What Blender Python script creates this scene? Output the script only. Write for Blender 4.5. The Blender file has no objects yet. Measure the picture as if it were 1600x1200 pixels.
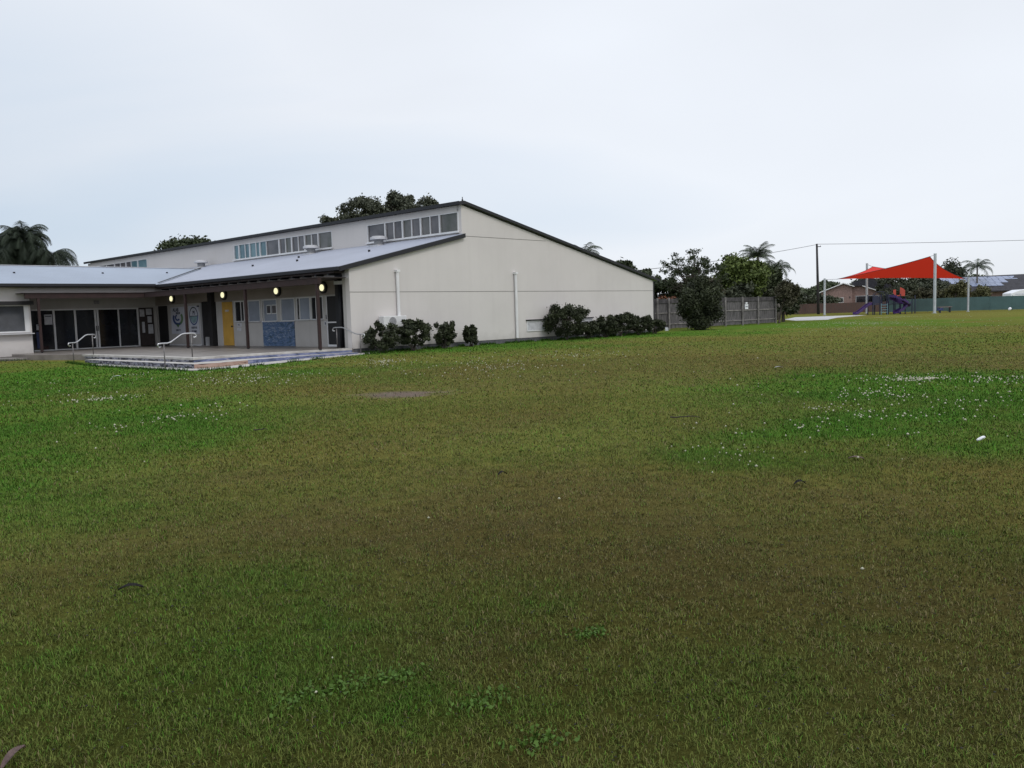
import bpy, bmesh, math, random
import numpy as np
from mathutils import Vector, Matrix
R = math.radians
rng = np.random.default_rng(7)
random.seed(7)
S = bpy.context.scene
COL = S.collection

# ------------------------------------------------------------------ camera
cam_d = bpy.data.cameras.new('camera')
cam = bpy.data.objects.new('camera', cam_d); COL.objects.link(cam)
cam_d.sensor_width = 36.0
cam_d.lens = 36.0 * 1320.86 / 1600.0
cam_d.clip_start = 0.05; cam_d.clip_end = 3000
PITCH, ROLL = 0.0846833, 0.0306918
cam.matrix_world = (Matrix.Translation((0, 0, 1.6)) @ Matrix.Rotation(math.pi/2 - PITCH, 4, 'X')
                    @ Matrix.Rotation(-ROLL, 4, 'Z'))
S.camera = cam

# ------------------------------------------------------------------ world
w = bpy.data.worlds.new('World'); S.world = w; w.use_nodes = True
nt = w.node_tree; nt.nodes.clear()
def N(nt, t, **k):
    n = nt.nodes.new(t)
    for a, b in k.items(): setattr(n, a, b)
    return n
SUN_EL, SUN_DIR = R(48), Vector((0.62, -0.78))
out = N(nt, 'ShaderNodeOutputWorld')
sky = N(nt, 'ShaderNodeTexSky', sky_type='NISHITA', sun_disc=False)
sky.sun_elevation = SUN_EL; sky.sun_rotation = math.atan2(SUN_DIR.x, SUN_DIR.y)
b1 = N(nt, 'ShaderNodeBackground'); b1.inputs[1].default_value = 0.10
nt.links.new(sky.outputs[0], b1.inputs[0])
tc = N(nt, 'ShaderNodeTexCoord')
sep = N(nt, 'ShaderNodeSeparateXYZ'); nt.links.new(tc.outputs['Generated'], sep.inputs[0])
mp = N(nt, 'ShaderNodeMapping'); mp.inputs['Scale'].default_value = (1.3, 1.3, 4.2)
mp.inputs['Rotation'].default_value = (0.0, R(-14), 0)
nt.links.new(tc.outputs['Generated'], mp.inputs[0])
nz = N(nt, 'ShaderNodeTexNoise'); nz.inputs['Scale'].default_value = 1.15; nz.inputs['Detail'].default_value = 4
nz.inputs['Roughness'].default_value = 0.42; nz.inputs['Distortion'].default_value = 0.5
nt.links.new(mp.outputs[0], nz.inputs[0])
def M(op, a, b=None, c=None, clamp=False, t=None):
    t = t or nt
    n = N(t, 'ShaderNodeMath', operation=op); n.use_clamp = clamp
    for i, v in enumerate((a, b, c)):
        if v is None: continue
        if isinstance(v, (int, float)): n.inputs[i].default_value = v
        else: t.links.new(v, n.inputs[i])
    return n.outputs[0]
# blue-grey thin spot low on the left, whiter to the right and overhead
lx = M('MULTIPLY_ADD', sep.outputs[0], -1.2, 0.05)
lz = M('MULTIPLY', M('ABSOLUTE', M('SUBTRACT', sep.outputs[2], 0.09)), -2.1)
fac = M('ADD', M('ADD', lx, lz), M('MULTIPLY', M('SUBTRACT', nz.outputs[0], 0.5), 2.1), clamp=True)
mixc = N(nt, 'ShaderNodeMix', data_type='RGBA')
mixc.inputs['A'].default_value = (0.86, 0.90, 0.965, 1)
mixc.inputs['B'].default_value = (0.53, 0.64, 0.77, 1)
nt.links.new(fac, mixc.inputs['Factor'])
up = M('MULTIPLY_ADD', M('SUBTRACT', sep.outputs[2], 0.42, clamp=True), 0.75, 1.0)
back = M('MULTIPLY_ADD', M('MULTIPLY', sep.outputs[1], -1.0, clamp=True), 0.25, 0.0)
streak = M('MULTIPLY_ADD', nz.outputs[0], 0.30, 0.85)
b2 = N(nt, 'ShaderNodeBackground')
nt.links.new(mixc.outputs['Result'], b2.inputs[0])
nt.links.new(M('MULTIPLY', M('ADD', up, back), streak), b2.inputs[1])
mx = N(nt, 'ShaderNodeMixShader'); mx.inputs[0].default_value = 0.93
nt.links.new(b1.outputs[0], mx.inputs[1]); nt.links.new(b2.outputs[0], mx.inputs[2])
nt.links.new(mx.outputs[0], out.inputs[0])

sd = bpy.data.lights.new('sun', 'SUN'); sd.energy = 1.0; sd.angle = R(14); sd.color = (1, 0.96, 0.9)
sun = bpy.data.objects.new('sun', sd); COL.objects.link(sun)
dv = Vector((SUN_DIR.x*math.cos(SUN_EL), SUN_DIR.y*math.cos(SUN_EL), math.sin(SUN_EL)))
sun.rotation_euler = dv.to_track_quat('Z', 'Y').to_euler()
S.view_settings.view_transform = 'Standard'; S.view_settings.look = 'None'
S.view_settings.exposure = 0.0; S.view_settings.gamma = 1.0
S.render.resolution_x = 1024; S.render.resolution_y = 768

# ------------------------------------------------------------------ materials
def mat(name, col, rough=0.8, var=0.12, scale=3.0, bump=0.0, bscale=40, metal=0.0, spec=0.5,
        attr=None, col2=None, noise_detail=5, stretch=(1, 1, 1), emit=None, wave=None, coat=0.0):
    m = bpy.data.materials.new(name); m.use_nodes = True
    t = m.node_tree; bs = t.nodes['Principled BSDF']
    bs.inputs['Roughness'].default_value = rough; bs.inputs['Metallic'].default_value = metal
    bs.inputs['Specular IOR Level'].default_value = spec
    bs.inputs['Coat Weight'].default_value = coat
    tcn = N(t, 'ShaderNodeTexCoord'); mpn = N(t, 'ShaderNodeMapping'); mpn.inputs['Scale'].default_value = stretch
    t.links.new(tcn.outputs['Object'], mpn.inputs[0])
    nzn = N(t, 'ShaderNodeTexNoise'); nzn.inputs['Scale'].default_value = scale; nzn.inputs['Detail'].default_value = noise_detail
    nzn.inputs['Roughness'].default_value = 0.6
    t.links.new(mpn.outputs[0], nzn.inputs[0])
    mr = N(t, 'ShaderNodeMapRange'); mr.inputs[1].default_value = 0.3; mr.inputs[2].default_value = 0.7
    t.links.new(nzn.outputs[0], mr.inputs[0])
    mc = N(t, 'ShaderNodeMix', data_type='RGBA')
    c2 = col2 or tuple(c*(1-var*1.6) for c in col)
    c1 = col if col2 else tuple(min(1, c*(1+var)) for c in col)
    mc.inputs['A'].default_value = (*c1, 1); mc.inputs['B'].default_value = (*c2, 1)
    src = mr.outputs[0]
    if attr:
        an = N(t, 'ShaderNodeAttribute', attribute_name=attr)
        src = M('MULTIPLY_ADD', mr.outputs[0], 0.35, M('MULTIPLY', an.outputs['Fac'], 0.75, t=t), t=t, clamp=True)
    t.links.new(src, mc.inputs['Factor'])
    t.links.new(mc.outputs['Result'], bs.inputs['Base Color'])
    h = None
    if bump:
        n2 = N(t, 'ShaderNodeTexNoise'); n2.inputs['Scale'].default_value = bscale; n2.inputs['Detail'].default_value = 3
        t.links.new(mpn.outputs[0], n2.inputs[0]); h = n2.outputs[0]
    if wave:
        wv = N(t, 'ShaderNodeTexWave', wave_type='BANDS', bands_direction=wave[0]); wv.inputs['Scale'].default_value = wave[1]
        t.links.new(tcn.outputs['Object'], wv.inputs[0]); h = wv.outputs['Fac']
    if h is not None:
        bn = N(t, 'ShaderNodeBump'); bn.inputs['Strength'].default_value = bump or wave[2]
        bn.inputs['Distance'].default_value = 0.02
        t.links.new(h, bn.inputs['Height']); t.links.new(bn.outputs[0], bs.inputs['Normal'])
    if emit:
        bs.inputs['Emission Color'].default_value = (*emit[0], 1); bs.inputs['Emission Strength'].default_value = emit[1]
    return m

MT = {}
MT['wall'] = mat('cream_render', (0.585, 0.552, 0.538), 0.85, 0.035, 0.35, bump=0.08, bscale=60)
MT['wall2'] = mat('cream_render_painted_shade', (0.42, 0.40, 0.385), 0.8, 0.05, 0.8, bump=0.05, bscale=60)  # cream render darkened, veranda shade put into the base colour
MT['bulkhead'] = mat('tan_bulkhead_painted_shade', (0.25, 0.215, 0.19), 0.8, 0.08, 0.8)  # tan lowered, the dimness under the awning is put into the colour
MT['plinth'] = mat('dark_plinth', (0.10, 0.10, 0.11), 0.9, 0.3, 3, bump=0.2)
MT['dark_trim'] = mat('charcoal_steel', (0.010, 0.010, 0.014), 0.6, 0.15, 2)
MT['joint'] = mat('joint_sealant', (0.20, 0.19, 0.18), 0.9, 0.1)
MT['roof_b'] = mat('zincalume_roof', (0.33, 0.352, 0.42), 0.6, 0.06, 0.25, metal=0.1, spec=.3, wave=('Y', 2.1, 0.5))
MT['roof_a'] = mat('zincalume_roof_wing', (0.305, 0.350, 0.425), 0.6, 0.06, 0.25, metal=0.1, spec=.3, wave=('X', 2.1, 0.5))
MT['white'] = mat('white_powdercoat', (0.68, 0.675, 0.685), 0.45, 0.05, 2)
MT['greywhite'] = mat('grey_white_metal', (0.50, 0.50, 0.52), 0.5, 0.08, 2)
MT['glass'] = mat('dark_glass', (0.012, 0.013, 0.017), 0.08, 0.3, 1.2)
MT['glass_warm'] = mat('bronze_glass', (0.055, 0.052, 0.058), 0.15, 0.35, 0.9, col2=(0.15, 0.14, 0.145))
MT['glass_olive'] = mat('olive_glass', (0.065, 0.07, 0.055), 0.15, 0.3, 0.9, col2=(0.16, 0.15, 0.15))
MT['glass_teal'] = mat('teal_glass', (0.07, 0.14, 0.17), 0.15, 0.3, 0.9, col2=(0.16, 0.26, 0.29))
MT['glass_blind'] = mat('blind_behind_glass', (0.27, 0.30, 0.36), 0.2, 0.12, 1.0)
MT['shutter'] = mat('roller_mesh', (0.055, 0.06, 0.072), 0.4, 0.2, 2, wave=('Z', 14, 0.4))
MT['blackopen'] = mat('dark_doorway', (0.012, 0.011, 0.012), 0.7, 0.2)
MT['maroon'] = mat('maroon_timber', (0.026, 0.011, 0.010), 0.8, 0.25, 6, bump=0.2, bscale=12)
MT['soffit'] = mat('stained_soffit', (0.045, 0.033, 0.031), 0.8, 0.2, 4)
MT['yellow'] = mat('yellow_door_paint', (0.52, 0.30, 0.055), 0.5, 0.08, 2)
MT['pink'] = mat('steel_rail', (0.55, 0.55, 0.56), 0.28, 0.1, 6, metal=0.9)
MT['raildark'] = mat('dark_steel_post', (0.16, 0.15, 0.15), 0.45, 0.2, 6, metal=0.4)
MT['concrete'] = mat('worn_concrete', (0.24, 0.215, 0.195), 0.42, 0.3, 1.1, bump=0.12, bscale=20, col2=(0.12, 0.105, 0.095))
MT['concrete_lt'] = mat('pale_concrete', (0.50, 0.485, 0.46), 0.85, 0.2, 2.5, bump=0.2, bscale=25, col2=(0.30, 0.28, 0.26))
MT['path'] = mat('grey_path', (0.22, 0.20, 0.19), 0.9, 0.25, 2, bump=0.3, bscale=20)
MT['pad'] = mat('bleached_concrete', (0.43, 0.43, 0.44), 0.9, 0.1, 0.6, bump=0.1)
MT['paper'] = mat('paper_notice', (0.50, 0.50, 0.53), 0.7, 0.15, 6)
MT['ink'] = mat('dark_ink', (0.02, 0.025, 0.05), 0.6, 0.1)
MT['panel'] = mat('sign_panel', (0.52, 0.53, 0.60), 0.5, 0.06, 1)
MT['blue'] = mat('sign_blue', (0.03, 0.06, 0.20), 0.5, 0.15)
MT['green_s'] = mat('sign_green', (0.10, 0.20, 0.08), 0.5, 0.15)
MT['teal_s'] = mat('sign_teal', (0.22, 0.33, 0.36), 0.5, 0.2)
MT['bluebin'] = mat('blue_board', (0.02, 0.035, 0.12), 0.6, 0.2)
MT['lamp'] = mat('lamp_diffuser', (0.9, 0.9, 0.7), 0.4, 0.02, emit=((1.0, 0.95, 0.58), 1.0))
MT['ac'] = mat('ac_casing', (0.62, 0.62, 0.62), 0.5, 0.06, 2)
MT['grille'] = mat('ac_grille', (0.25, 0.25, 0.26), 0.6, 0.2, 12)
MT['greyfence'] = mat('weathered_palings', (0.115, 0.106, 0.110), 0.95, 0.45, 3.0, stretch=(3, 3, 0.5), bump=0.3, bscale=20)
MT['fencetop'] = mat('fence_top_board', (0.062, 0.056, 0.060), 0.95, 0.4, 3.0)
MT['greyrail'] = mat('weathered_rail', (0.19, 0.175, 0.17), 0.9, 0.3, 3)
MT['brownfence'] = mat('brown_palings', (0.105, 0.055, 0.045), 0.95, 0.4, 2.0, stretch=(3, 3, 0.5), col2=(0.07, 0.055, 0.05))
MT['greenfence'] = mat('green_steel_sheet', (0.07, 0.135, 0.135), 0.6, 0.15, 0.5, wave=('X', 1.6, 0.4))
MT['galv'] = mat('galvanised_post', (0.45, 0.48, 0.51), 0.5, 0.1, 2, metal=0.2)
MT['polewood'] = mat('creosote_pole', (0.035, 0.032, 0.035), 0.9, 0.3, 3)
MT['wire'] = mat('cable_black', (0.05, 0.05, 0.055), 0.7, 0.05)
MT['purple'] = mat('purple_plastic', (0.045, 0.016, 0.11), 0.45, 0.15, 2)
MT['navy'] = mat('navy_post', (0.012, 0.016, 0.045), 0.5, 0.15, 2)
MT['redpanel'] = mat('red_plastic', (0.42, 0.05, 0.03), 0.5, 0.15, 2)
MT['tealp'] = mat('teal_ladder', (0.14, 0.24, 0.28), 0.5, 0.15, 2)
MT['bark'] = mat('bark', (0.075, 0.06, 0.05), 0.95, 0.4, 5, bump=0.4, bscale=15)
MT['palmbark'] = mat('palm_bark', (0.16, 0.14, 0.125), 0.95, 0.3, 5, bump=0.3, bscale=15)
MT['tile'] = mat('dark_roof_tile', (0.030, 0.029, 0.037), 0.85, 0.25, 1.5, wave=('Z', 9, 0.6))
MT['brick'] = mat('pinkish_brick', (0.26, 0.175, 0.16), 0.95, 0.2, 5, bump=0.2, bscale=30)
MT['bluepanel'] = mat('solar_cells', (0.20, 0.24, 0.36), 0.25, 0.12, 1.0)
MT['leaflit'] = mat('dead_leaf', (0.20, 0.14, 0.13), 0.8, 0.3, 30)
MT['darklit'] = mat('dark_debris', (0.02, 0.018, 0.018), 0.9, 0.3, 30)
MT['whitelit'] = mat('white_litter', (0.75, 0.76, 0.80), 0.7, 0.05, 8)
MT['twig'] = mat('twig_bark', (0.04, 0.03, 0.025), 0.9, 0.3, 30)
MT['petal'] = mat('clover_petals', (0.42, 0.41, 0.31), 0.8, 0.15, 40)
MT['orangeflower'] = mat('orange_blossom', (0.30, 0.12, 0.07), 0.8, 0.3, 10, attr='rnd')
def leafmat(n, c1, c2): return mat(n, c1, 0.65, 0.2, 1.2, attr='rnd', col2=c2, spec=0.25)
MT['lf_dark'] = leafmat('leaf_dark_green', (0.020, 0.030, 0.014), (0.048, 0.062, 0.026))
MT['lf_shrub'] = leafmat('leaf_shrub', (0.010, 0.014, 0.009), (0.055, 0.066, 0.030))
MT['lf_mango'] = leafmat('leaf_bright_dark', (0.026, 0.042, 0.013), (0.13, 0.17, 0.04))
MT['lf_gum'] = leafmat('leaf_eucalypt', (0.034, 0.042, 0.028), (0.095, 0.102, 0.068))
MT['lf_mid'] = leafmat('leaf_mid_distance', (0.030, 0.037, 0.024), (0.075, 0.085, 0.050))  # dark leaf green lightened, distance haze put into the colour
MT['lf_bush'] = leafmat('leaf_yellow_olive', (0.055, 0.058, 0.028), (0.15, 0.145, 0.07))
MT['lf_olive'] = leafmat('leaf_olive', (0.035, 0.036, 0.022), (0.085, 0.080, 0.045))
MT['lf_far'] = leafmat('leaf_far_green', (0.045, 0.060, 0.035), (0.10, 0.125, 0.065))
MT['lf_palm'] = leafmat('palm_leaflets', (0.028, 0.040, 0.026), (0.085, 0.105, 0.070))
MT['lf_palmdk'] = leafmat('palm_leaflets_dark', (0.009, 0.015, 0.010), (0.026, 0.038, 0.020))
MT['lf_weed'] = leafmat('leaf_weed', (0.042, 0.088, 0.012), (0.075, 0.14, 0.018))

def weather(m, k=.12, splash=True):
    # dirt runs down the sheets and splashes up from the ground
    t = m.node_tree; bs = t.nodes['Principled BSDF']; src = bs.inputs['Base Color'].links[0].from_socket
    tcn = N(t, 'ShaderNodeTexCoord'); mp_ = N(t, 'ShaderNodeMapping'); mp_.inputs['Scale'].default_value = (1.6, 1.6, .13)
    t.links.new(tcn.outputs['Object'], mp_.inputs[0]); n1 = N(t, 'ShaderNodeTexNoise'); n1.inputs['Scale'].default_value = 1.6; n1.inputs['Detail'].default_value = 6; n1.inputs['Roughness'].default_value = .7
    t.links.new(mp_.outputs[0], n1.inputs[0])
    f = M('MULTIPLY', M('MULTIPLY', M('SUBTRACT', n1.outputs[0], .50, t=t), 5.0, t=t, clamp=True), k, t=t)
    if splash:
        sp = N(t, 'ShaderNodeSeparateXYZ'); t.links.new(tcn.outputs['Object'], sp.inputs[0])
        n2 = N(t, 'ShaderNodeTexNoise'); n2.inputs['Scale'].default_value = 2.5; n2.inputs['Detail'].default_value = 5; t.links.new(tcn.outputs['Object'], n2.inputs[0])
        g = M('MULTIPLY', M('SUBTRACT', M('MULTIPLY_ADD', n2.outputs[0], 1.0, .15, t=t), sp.outputs[2], t=t), .9, t=t, clamp=True)
        f = M('ADD', f, M('MULTIPLY', g, .55, t=t), t=t, clamp=True)
    mx_ = N(t, 'ShaderNodeMix', data_type='RGBA'); t.links.new(f, mx_.inputs['Factor']); t.links.new(src, mx_.inputs['A']); mx_.inputs['B'].default_value = (.20, .18, .165, 1)
    t.links.new(mx_.outputs['Result'], bs.inputs['Base Color'])
weather(MT['wall'], .05); weather(MT['wall2'], .12); weather(MT['roof_b'], .10, False); weather(MT['roof_a'], .10, False); weather(MT['white'], .10, False)
# mosaic tile panel and painted risers
def rampmat(name, stops, scale, stretch, rough=0.6, coord='Object', distort=1.2):
    m = bpy.data.materials.new(name); m.use_nodes = True
    t = m.node_tree; bs = t.nodes['Principled BSDF']; bs.inputs['Roughness'].default_value = rough
    tcn = N(t, 'ShaderNodeTexCoord'); mpn = N(t, 'ShaderNodeMapping'); mpn.inputs['Scale'].default_value = stretch
    t.links.new(tcn.outputs[coord], mpn.inputs[0])
    nzn = N(t, 'ShaderNodeTexNoise'); nzn.inputs['Scale'].default_value = scale; nzn.inputs['Detail'].default_value = 4
    nzn.inputs['Distortion'].default_value = distort
    t.links.new(mpn.outputs[0], nzn.inputs[0])
    r = N(t, 'ShaderNodeValToRGB'); e = r.color_ramp.elements
    e[0].position = stops[0][0]; e[0].color = (*stops[0][1], 1)
    e[1].position = stops[-1][0]; e[1].color = (*stops[-1][1], 1)
    for p, c in stops[1:-1]:
        x = e.new(p); x.color = (*c, 1)
    t.links.new(nzn.outputs[0], r.inputs[0]); t.links.new(r.outputs[0], bs.inputs['Base Color'])
    return m
MT['mosaic'] = rampmat('wave_mosaic', [(0.32, (0.02, 0.05, 0.07)), (0.44, (0.055, 0.11, 0.22)), (0.53, (0.085, 0.14, 0.25)), (0.61, (0.13, 0.18, 0.28)), (0.72, (0.32, 0.35, 0.38))],
                       2.2, (1, 0.8, 2.4), 0.4, distort=2.0)
MT['riser_blue'] = rampmat('painted_riser_blue', [(0.34, (0.02, 0.03, 0.06)), (0.45, (0.09, 0.11, 0.20)), (0.54, (0.14, 0.16, 0.28)), (0.63, (0.24, 0.25, 0.34)), (0.70, (0.36, 0.26, 0.24))],
                           1.6, (1, 1, 4), 0.7)
MT['riser_salmon'] = rampmat('painted_riser_salmon', [(0.35, (0.05, 0.03, 0.03)), (0.45, (0.30, 0.19, 0.15)), (0.7, (0.42, 0.31, 0.26))], 1.3, (1, 1, 3), 0.7)
MT['riser_dark'] = rampmat('painted_riser_weathered', [(0.40, (0.012, 0.012, 0.018)), (0.50, (0.05, 0.05, 0.075)), (0.55, (0.30, 0.29, 0.31)), (0.60, (0.08, 0.09, 0.14)), (0.70, (0.22, 0.23, 0.28))],
                           2.6, (1, 1, 2.5), 0.8)

# ------------------------------------------------------------------ mesh helpers
def link(name, me, m, parent=None):
    o = bpy.data.objects.new(name, me); COL.objects.link(o)
    if m is not None: me.materials.append(m)
    if parent: o.parent = parent
    return o
def tag(o, label=None, cat=None, group=None, kind=None):
    if label: o['label'] = label
    if cat: o['category'] = cat
    if group: o['group'] = group
    if kind: o['kind'] = kind
    return o
def empty(name, loc=(0, 0, 0), rz=0.0):
    o = bpy.data.objects.new(name, None); COL.objects.link(o)
    o.location = loc; o.rotation_euler = (0, 0, rz); o.empty_display_size = 0.3
    return o
class MB:
    def __init__(s): s.bm = bmesh.new()
    def box(s, x0, x1, y0, y1, z0, z1):
        if x0 > x1: x0, x1 = x1, x0
        if y0 > y1: y0, y1 = y1, y0
        v = [s.bm.verts.new(p) for p in ((x0,y0,z0),(x1,y0,z0),(x1,y1,z0),(x0,y1,z0),(x0,y0,z1),(x1,y0,z1),(x1,y1,z1),(x0,y1,z1))]
        for f in ((0,3,2,1),(4,5,6,7),(0,1,5,4),(1,2,6,5),(2,3,7,6),(3,0,4,7)): s.bm.faces.new([v[i] for i in f])
        return s
    def prism(s, pts, vec):
        a = [s.bm.verts.new(p) for p in pts]; vec = Vector(vec)
        b = [s.bm.verts.new(Vector(p)+vec) for p in pts]
        n = len(pts); s.bm.faces.new(a); s.bm.faces.new(b[::-1])
        for i in range(n): s.bm.faces.new((a[i], b[i], b[(i+1) % n], a[(i+1) % n]))
        return s
    def tube(s, pts, rad, n=8, cap=True):
        if isinstance(rad, (int, float)): rad = [rad]*len(pts)
        rings = []; P = [Vector(p) for p in pts]
        ref = None
        for i, p in enumerate(P):
            d = (P[min(i+1, len(P)-1)] - P[max(i-1, 0)]).normalized()
            if ref is None: ref = Vector((0, 0, 1)) if abs(d.z) < 0.9 else Vector((1, 0, 0))
            u = d.cross(ref)
            if u.length < 1e-4: u = d.cross(Vector((0, 1, 0)))
            u.normalize(); v = d.cross(u).normalized(); ref = u.cross(d) * 1.0
            rings.append([s.bm.verts.new(p + (u*math.cos(2*math.pi*k/n) + v*math.sin(2*math.pi*k/n))*rad[i]) for k in range(n)])
        for a, b in zip(rings, rings[1:]):
            for k in range(n): s.bm.faces.new((a[k], a[(k+1) % n], b[(k+1) % n], b[k]))
        if cap: s.bm.faces.new(rings[0][::-1]); s.bm.faces.new(rings[-1])
        return s
    def disc(s, c, axis, r, th, n=24, sy=1.0):
        c = Vector(c); ax = Vector(axis).normalized()
        u = ax.cross(Vector((0, 0, 1)))
        if u.length < 1e-3: u = Vector((1, 0, 0))
        u.normalize(); v = ax.cross(u)
        pts = [c + u*math.cos(2*math.pi*k/n)*r + v*math.sin(2*math.pi*k/n)*r*sy for k in range(n)]
        return s.prism(pts, ax*th)
    def build(s, name, m, parent=None, bevel=0.0, smooth=False):
        bmesh.ops.recalc_face_normals(s.bm, faces=s.bm.faces)
        if bevel: bmesh.ops.bevel(s.bm, geom=list(s.bm.edges), offset=bevel, segments=1, affect='EDGES')
        me = bpy.data.meshes.new(name); s.bm.to_mesh(me); s.bm.free()
        if smooth:
            for p in me.polygons: p.use_smooth = True
        return link(name, me, m, parent)
def npmesh(name, V, F, m, parent=None, attrs=None, smooth=False):
    """V (n,3) ; F (k,3 or 4) int ; attrs {name: array(n) or (n,4)}"""
    me = bpy.data.meshes.new(name)
    k = F.shape[1]
    me.vertices.add(len(V)); me.vertices.foreach_set('co', np.ascontiguousarray(V, dtype=np.float32).ravel())
    me.loops.add(F.size); me.loops.foreach_set('vertex_index', np.ascontiguousarray(F, dtype=np.int32).ravel())
    me.polygons.add(len(F)); me.polygons.foreach_set('loop_start', np.arange(0, F.size, k, dtype=np.int32))
    me.update(calc_edges=True)
    for n, a in (attrs or {}).items():
        if a.ndim == 1:
            at = me.attributes.new(n, 'FLOAT', 'POINT'); at.data.foreach_set('value', a.astype(np.float32))
        else:
            at = me.attributes.new(n, 'FLOAT_COLOR', 'POINT'); at.data.foreach_set('color', a.astype(np.float32).ravel())
    if smooth: me.polygons.foreach_set('use_smooth', np.ones(len(F), dtype=bool))
    me.validate()
    return link(name, me, m, parent)
def copy_tree(o, parent=None):
    c = o.copy(); COL.objects.link(c)
    if parent: c.parent = parent
    for ch in list(o.children): copy_tree(ch, c)
    return c

# building frame: x = along the end wall, y = along the long veranda side
YA = 0.755078
AV = np.array([math.sin(YA), math.cos(YA)]); BV = np.array([-math.cos(YA), math.sin(YA)])
O = np.array([-6.90958, 36.88081]); RZ = math.atan2(AV[1], AV[0])
def W(a, b, z=0.0):
    p = O + a*AV + b*BV; return (float(p[0]), float(p[1]), z)

# ------------------------------------------------------------------ value noise (for grass colour)
_perm = rng.random((256, 256))
def vnoise(x, y, f, sx=0):
    x = x*f + 37.7 + sx; y = y*f + 11.3 + sx*1.7
    xi = np.floor(x).astype(int); yi = np.floor(y).astype(int); fx = x-xi; fy = y-yi
    fx = fx*fx*(3-2*fx); fy = fy*fy*(3-2*fy)
    g = lambda i, j: _perm[i % 256, j % 256]
    return (g(xi, yi)*(1-fx)*(1-fy) + g(xi+1, yi)*fx*(1-fy) + g(xi, yi+1)*(1-fx)*fy + g(xi+1, yi+1)*fx*fy)
def fbm(x, y, f, o=4, sx=0):
    s = 0; a = 1; t = 0
    for i in range(o): s = s + a*vnoise(x, y, f*2**i, sx+i*13.1); t += a; a *= 0.5
    return s/t
# (x, y, rx, ry, strength) of lush clover, worn brown turf, bare mud
LUSH = [(-7.8, 12.5, 2.6, 3.6, .7), (-5.0, 8.4, 1.3, 1.8, .6), (-16, 31, 7, 8, .9), (-10.9, 20.5, 2.6, 4.2, .8), (-5.6, 13.6, 1.8, 2.8, .75), (-5.8, 9.9, 1.3, 2.3, .75), (6.9, 15.4, 2.5, 3.2, 1.0),
        (11, 15.5, 3.5, 3.4, .9), (4.4, 11.2, 1.7, 1.5, .95), (7.5, 11.6, 2.4, 1.9, .8), (2.4, 8.7, .9, .9, .7), (-1.5, 3.8, .9, .55, .55), (-1.8, 4.9, .6, .5, .5), (-.1, 4.6, .5, .5, .35),
        (-.55, 3.35, .45, .2, .5), (0.05, 3.3, .25, .12, .4), (25, 66, 9, 12, .7), (-.5, 38, 6, 4.0, .6), (-14, 24, 5, 5, .7), *[(*W(a_, -1.6)[:2], 2.4, 1.5, .95) for a_ in (1.5, 4, 6.5, 9, 11.5, 14, 16.5, 19, 21.5, 24)], (12, 52, 4, 5, .8), (17, 60, 5, 5, .8), (22, 66, 5, 4, .8), (-3.3, 7.0, .8, .6, .4),
        (0.9, 3.5, .5, .5, .3), (2.9, 5.2, .6, .7, .25), (20, 30, 6, 4, .4), (-8, 15, 2.5, 1.6, .6), (6, 9.2, 1.2, .7, .45)]
WORN = [(-1.7, 6.2, 1.6, 1.1, .8), (0.3, 6.9, 1.3, 1.2, .65), (0.5, 5.2, 1.0, .7, .7), (8.5, 28, 7, 8, .45), (2.0, 4.2, 1.0, 1.2, .55), (-1.0, 20.5, 3.6, 4.5, .4),
        (0.0, 11.0, 2.6, 2.4, .2), (12, 22, 5, 3, .5), (22, 44, 9, 9, .25), (2.5, 6.6, .9, .9, .5), (-3.2, 8.5, 1.0, .8, .3), (4, 20, 4, 5, .45), (-.3, 4.0, .4, .4, .4)]
def blobs(L, x, y, f, warp):
    s = np.zeros_like(x)
    wx = (fbm(x, y, f, 4, 5)-.5)*warp; wy = (fbm(x, y, f, 4, 91)-.5)*warp
    for (cx, cy, rx, ry, k) in L:
        d = ((x-cx)/rx + wx)**2 + ((y-cy)/ry + wy)**2
        s = s + (1-s)*k*np.minimum(1, 1.35*np.exp(-d*.95))*(d < 4.5)
    return s
def patches(x, y):
    n = fbm(x, y, .9, 4, 3); n2 = fbm(x, y, 3.5, 3, 44); n3 = fbm(x, y, .16, 3, 71)
    lush = blobs(LUSH, x, y, .45, 1.9) * np.clip(.25 + 1.5*n, 0, 1.1)
    lush = np.clip(lush + np.clip((n3-.60)*2.2, 0, .4) + np.clip((n2-.66)*1.8, 0, .35), 0, 1)
    worn = blobs(WORN, x, y, .5, 1.9) * np.clip(.1 + 1.7*n2, 0, 1.1)
    worn = np.clip(.8*worn + np.clip((n-.60)*1.4, 0, .3), 0, 1) * (1-.85*lush)
    mud = np.clip(1.25 - (((x+2.3)/1.05 + (n2-.5)*1.6)**2 + ((y-17.3)/.6 + (n-.5)*1.8)**2), 0, 1) * .85
    return lush, worn, mud
OLIVE = np.array([.134, .148, .038]); GREEN = np.array([.068, .148, .021]); BROWN = np.array([.112, .103, .040]); MUD = np.array([.17, .145, .13])
def tint(x, y):
    l, wn, md = patches(x, y)
    n4 = fbm(x, y, .35, 3, 17)[:, None]
    c = OLIVE*(0.86+.3*n4) + np.array([-.012, .006, -.002])*((n4-.5)*3)
    c = c*(1-l[:, None]) + GREEN*l[:, None]
    c = c*(1-wn[:, None]) + BROWN*wn[:, None]
    c = c*(1-md[:, None]) + MUD*md[:, None]
    return np.concatenate([np.clip(c, 0.004, 1), np.ones((len(c), 1))], 1), l, wn, md
def hgt(x, y):
    dx = x-O[0]; dy = y-O[1]
    a = dx*AV[0]+dy*AV[1]; b = dx*BV[0]+dy*BV[1]
    d = np.sqrt((a+9.5)**2 + (b-2.0)**2)
    return -.13*np.exp(-(d/7.5)**4) + .02*(fbm(x, y, .25, 2, 8)-.5)

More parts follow.
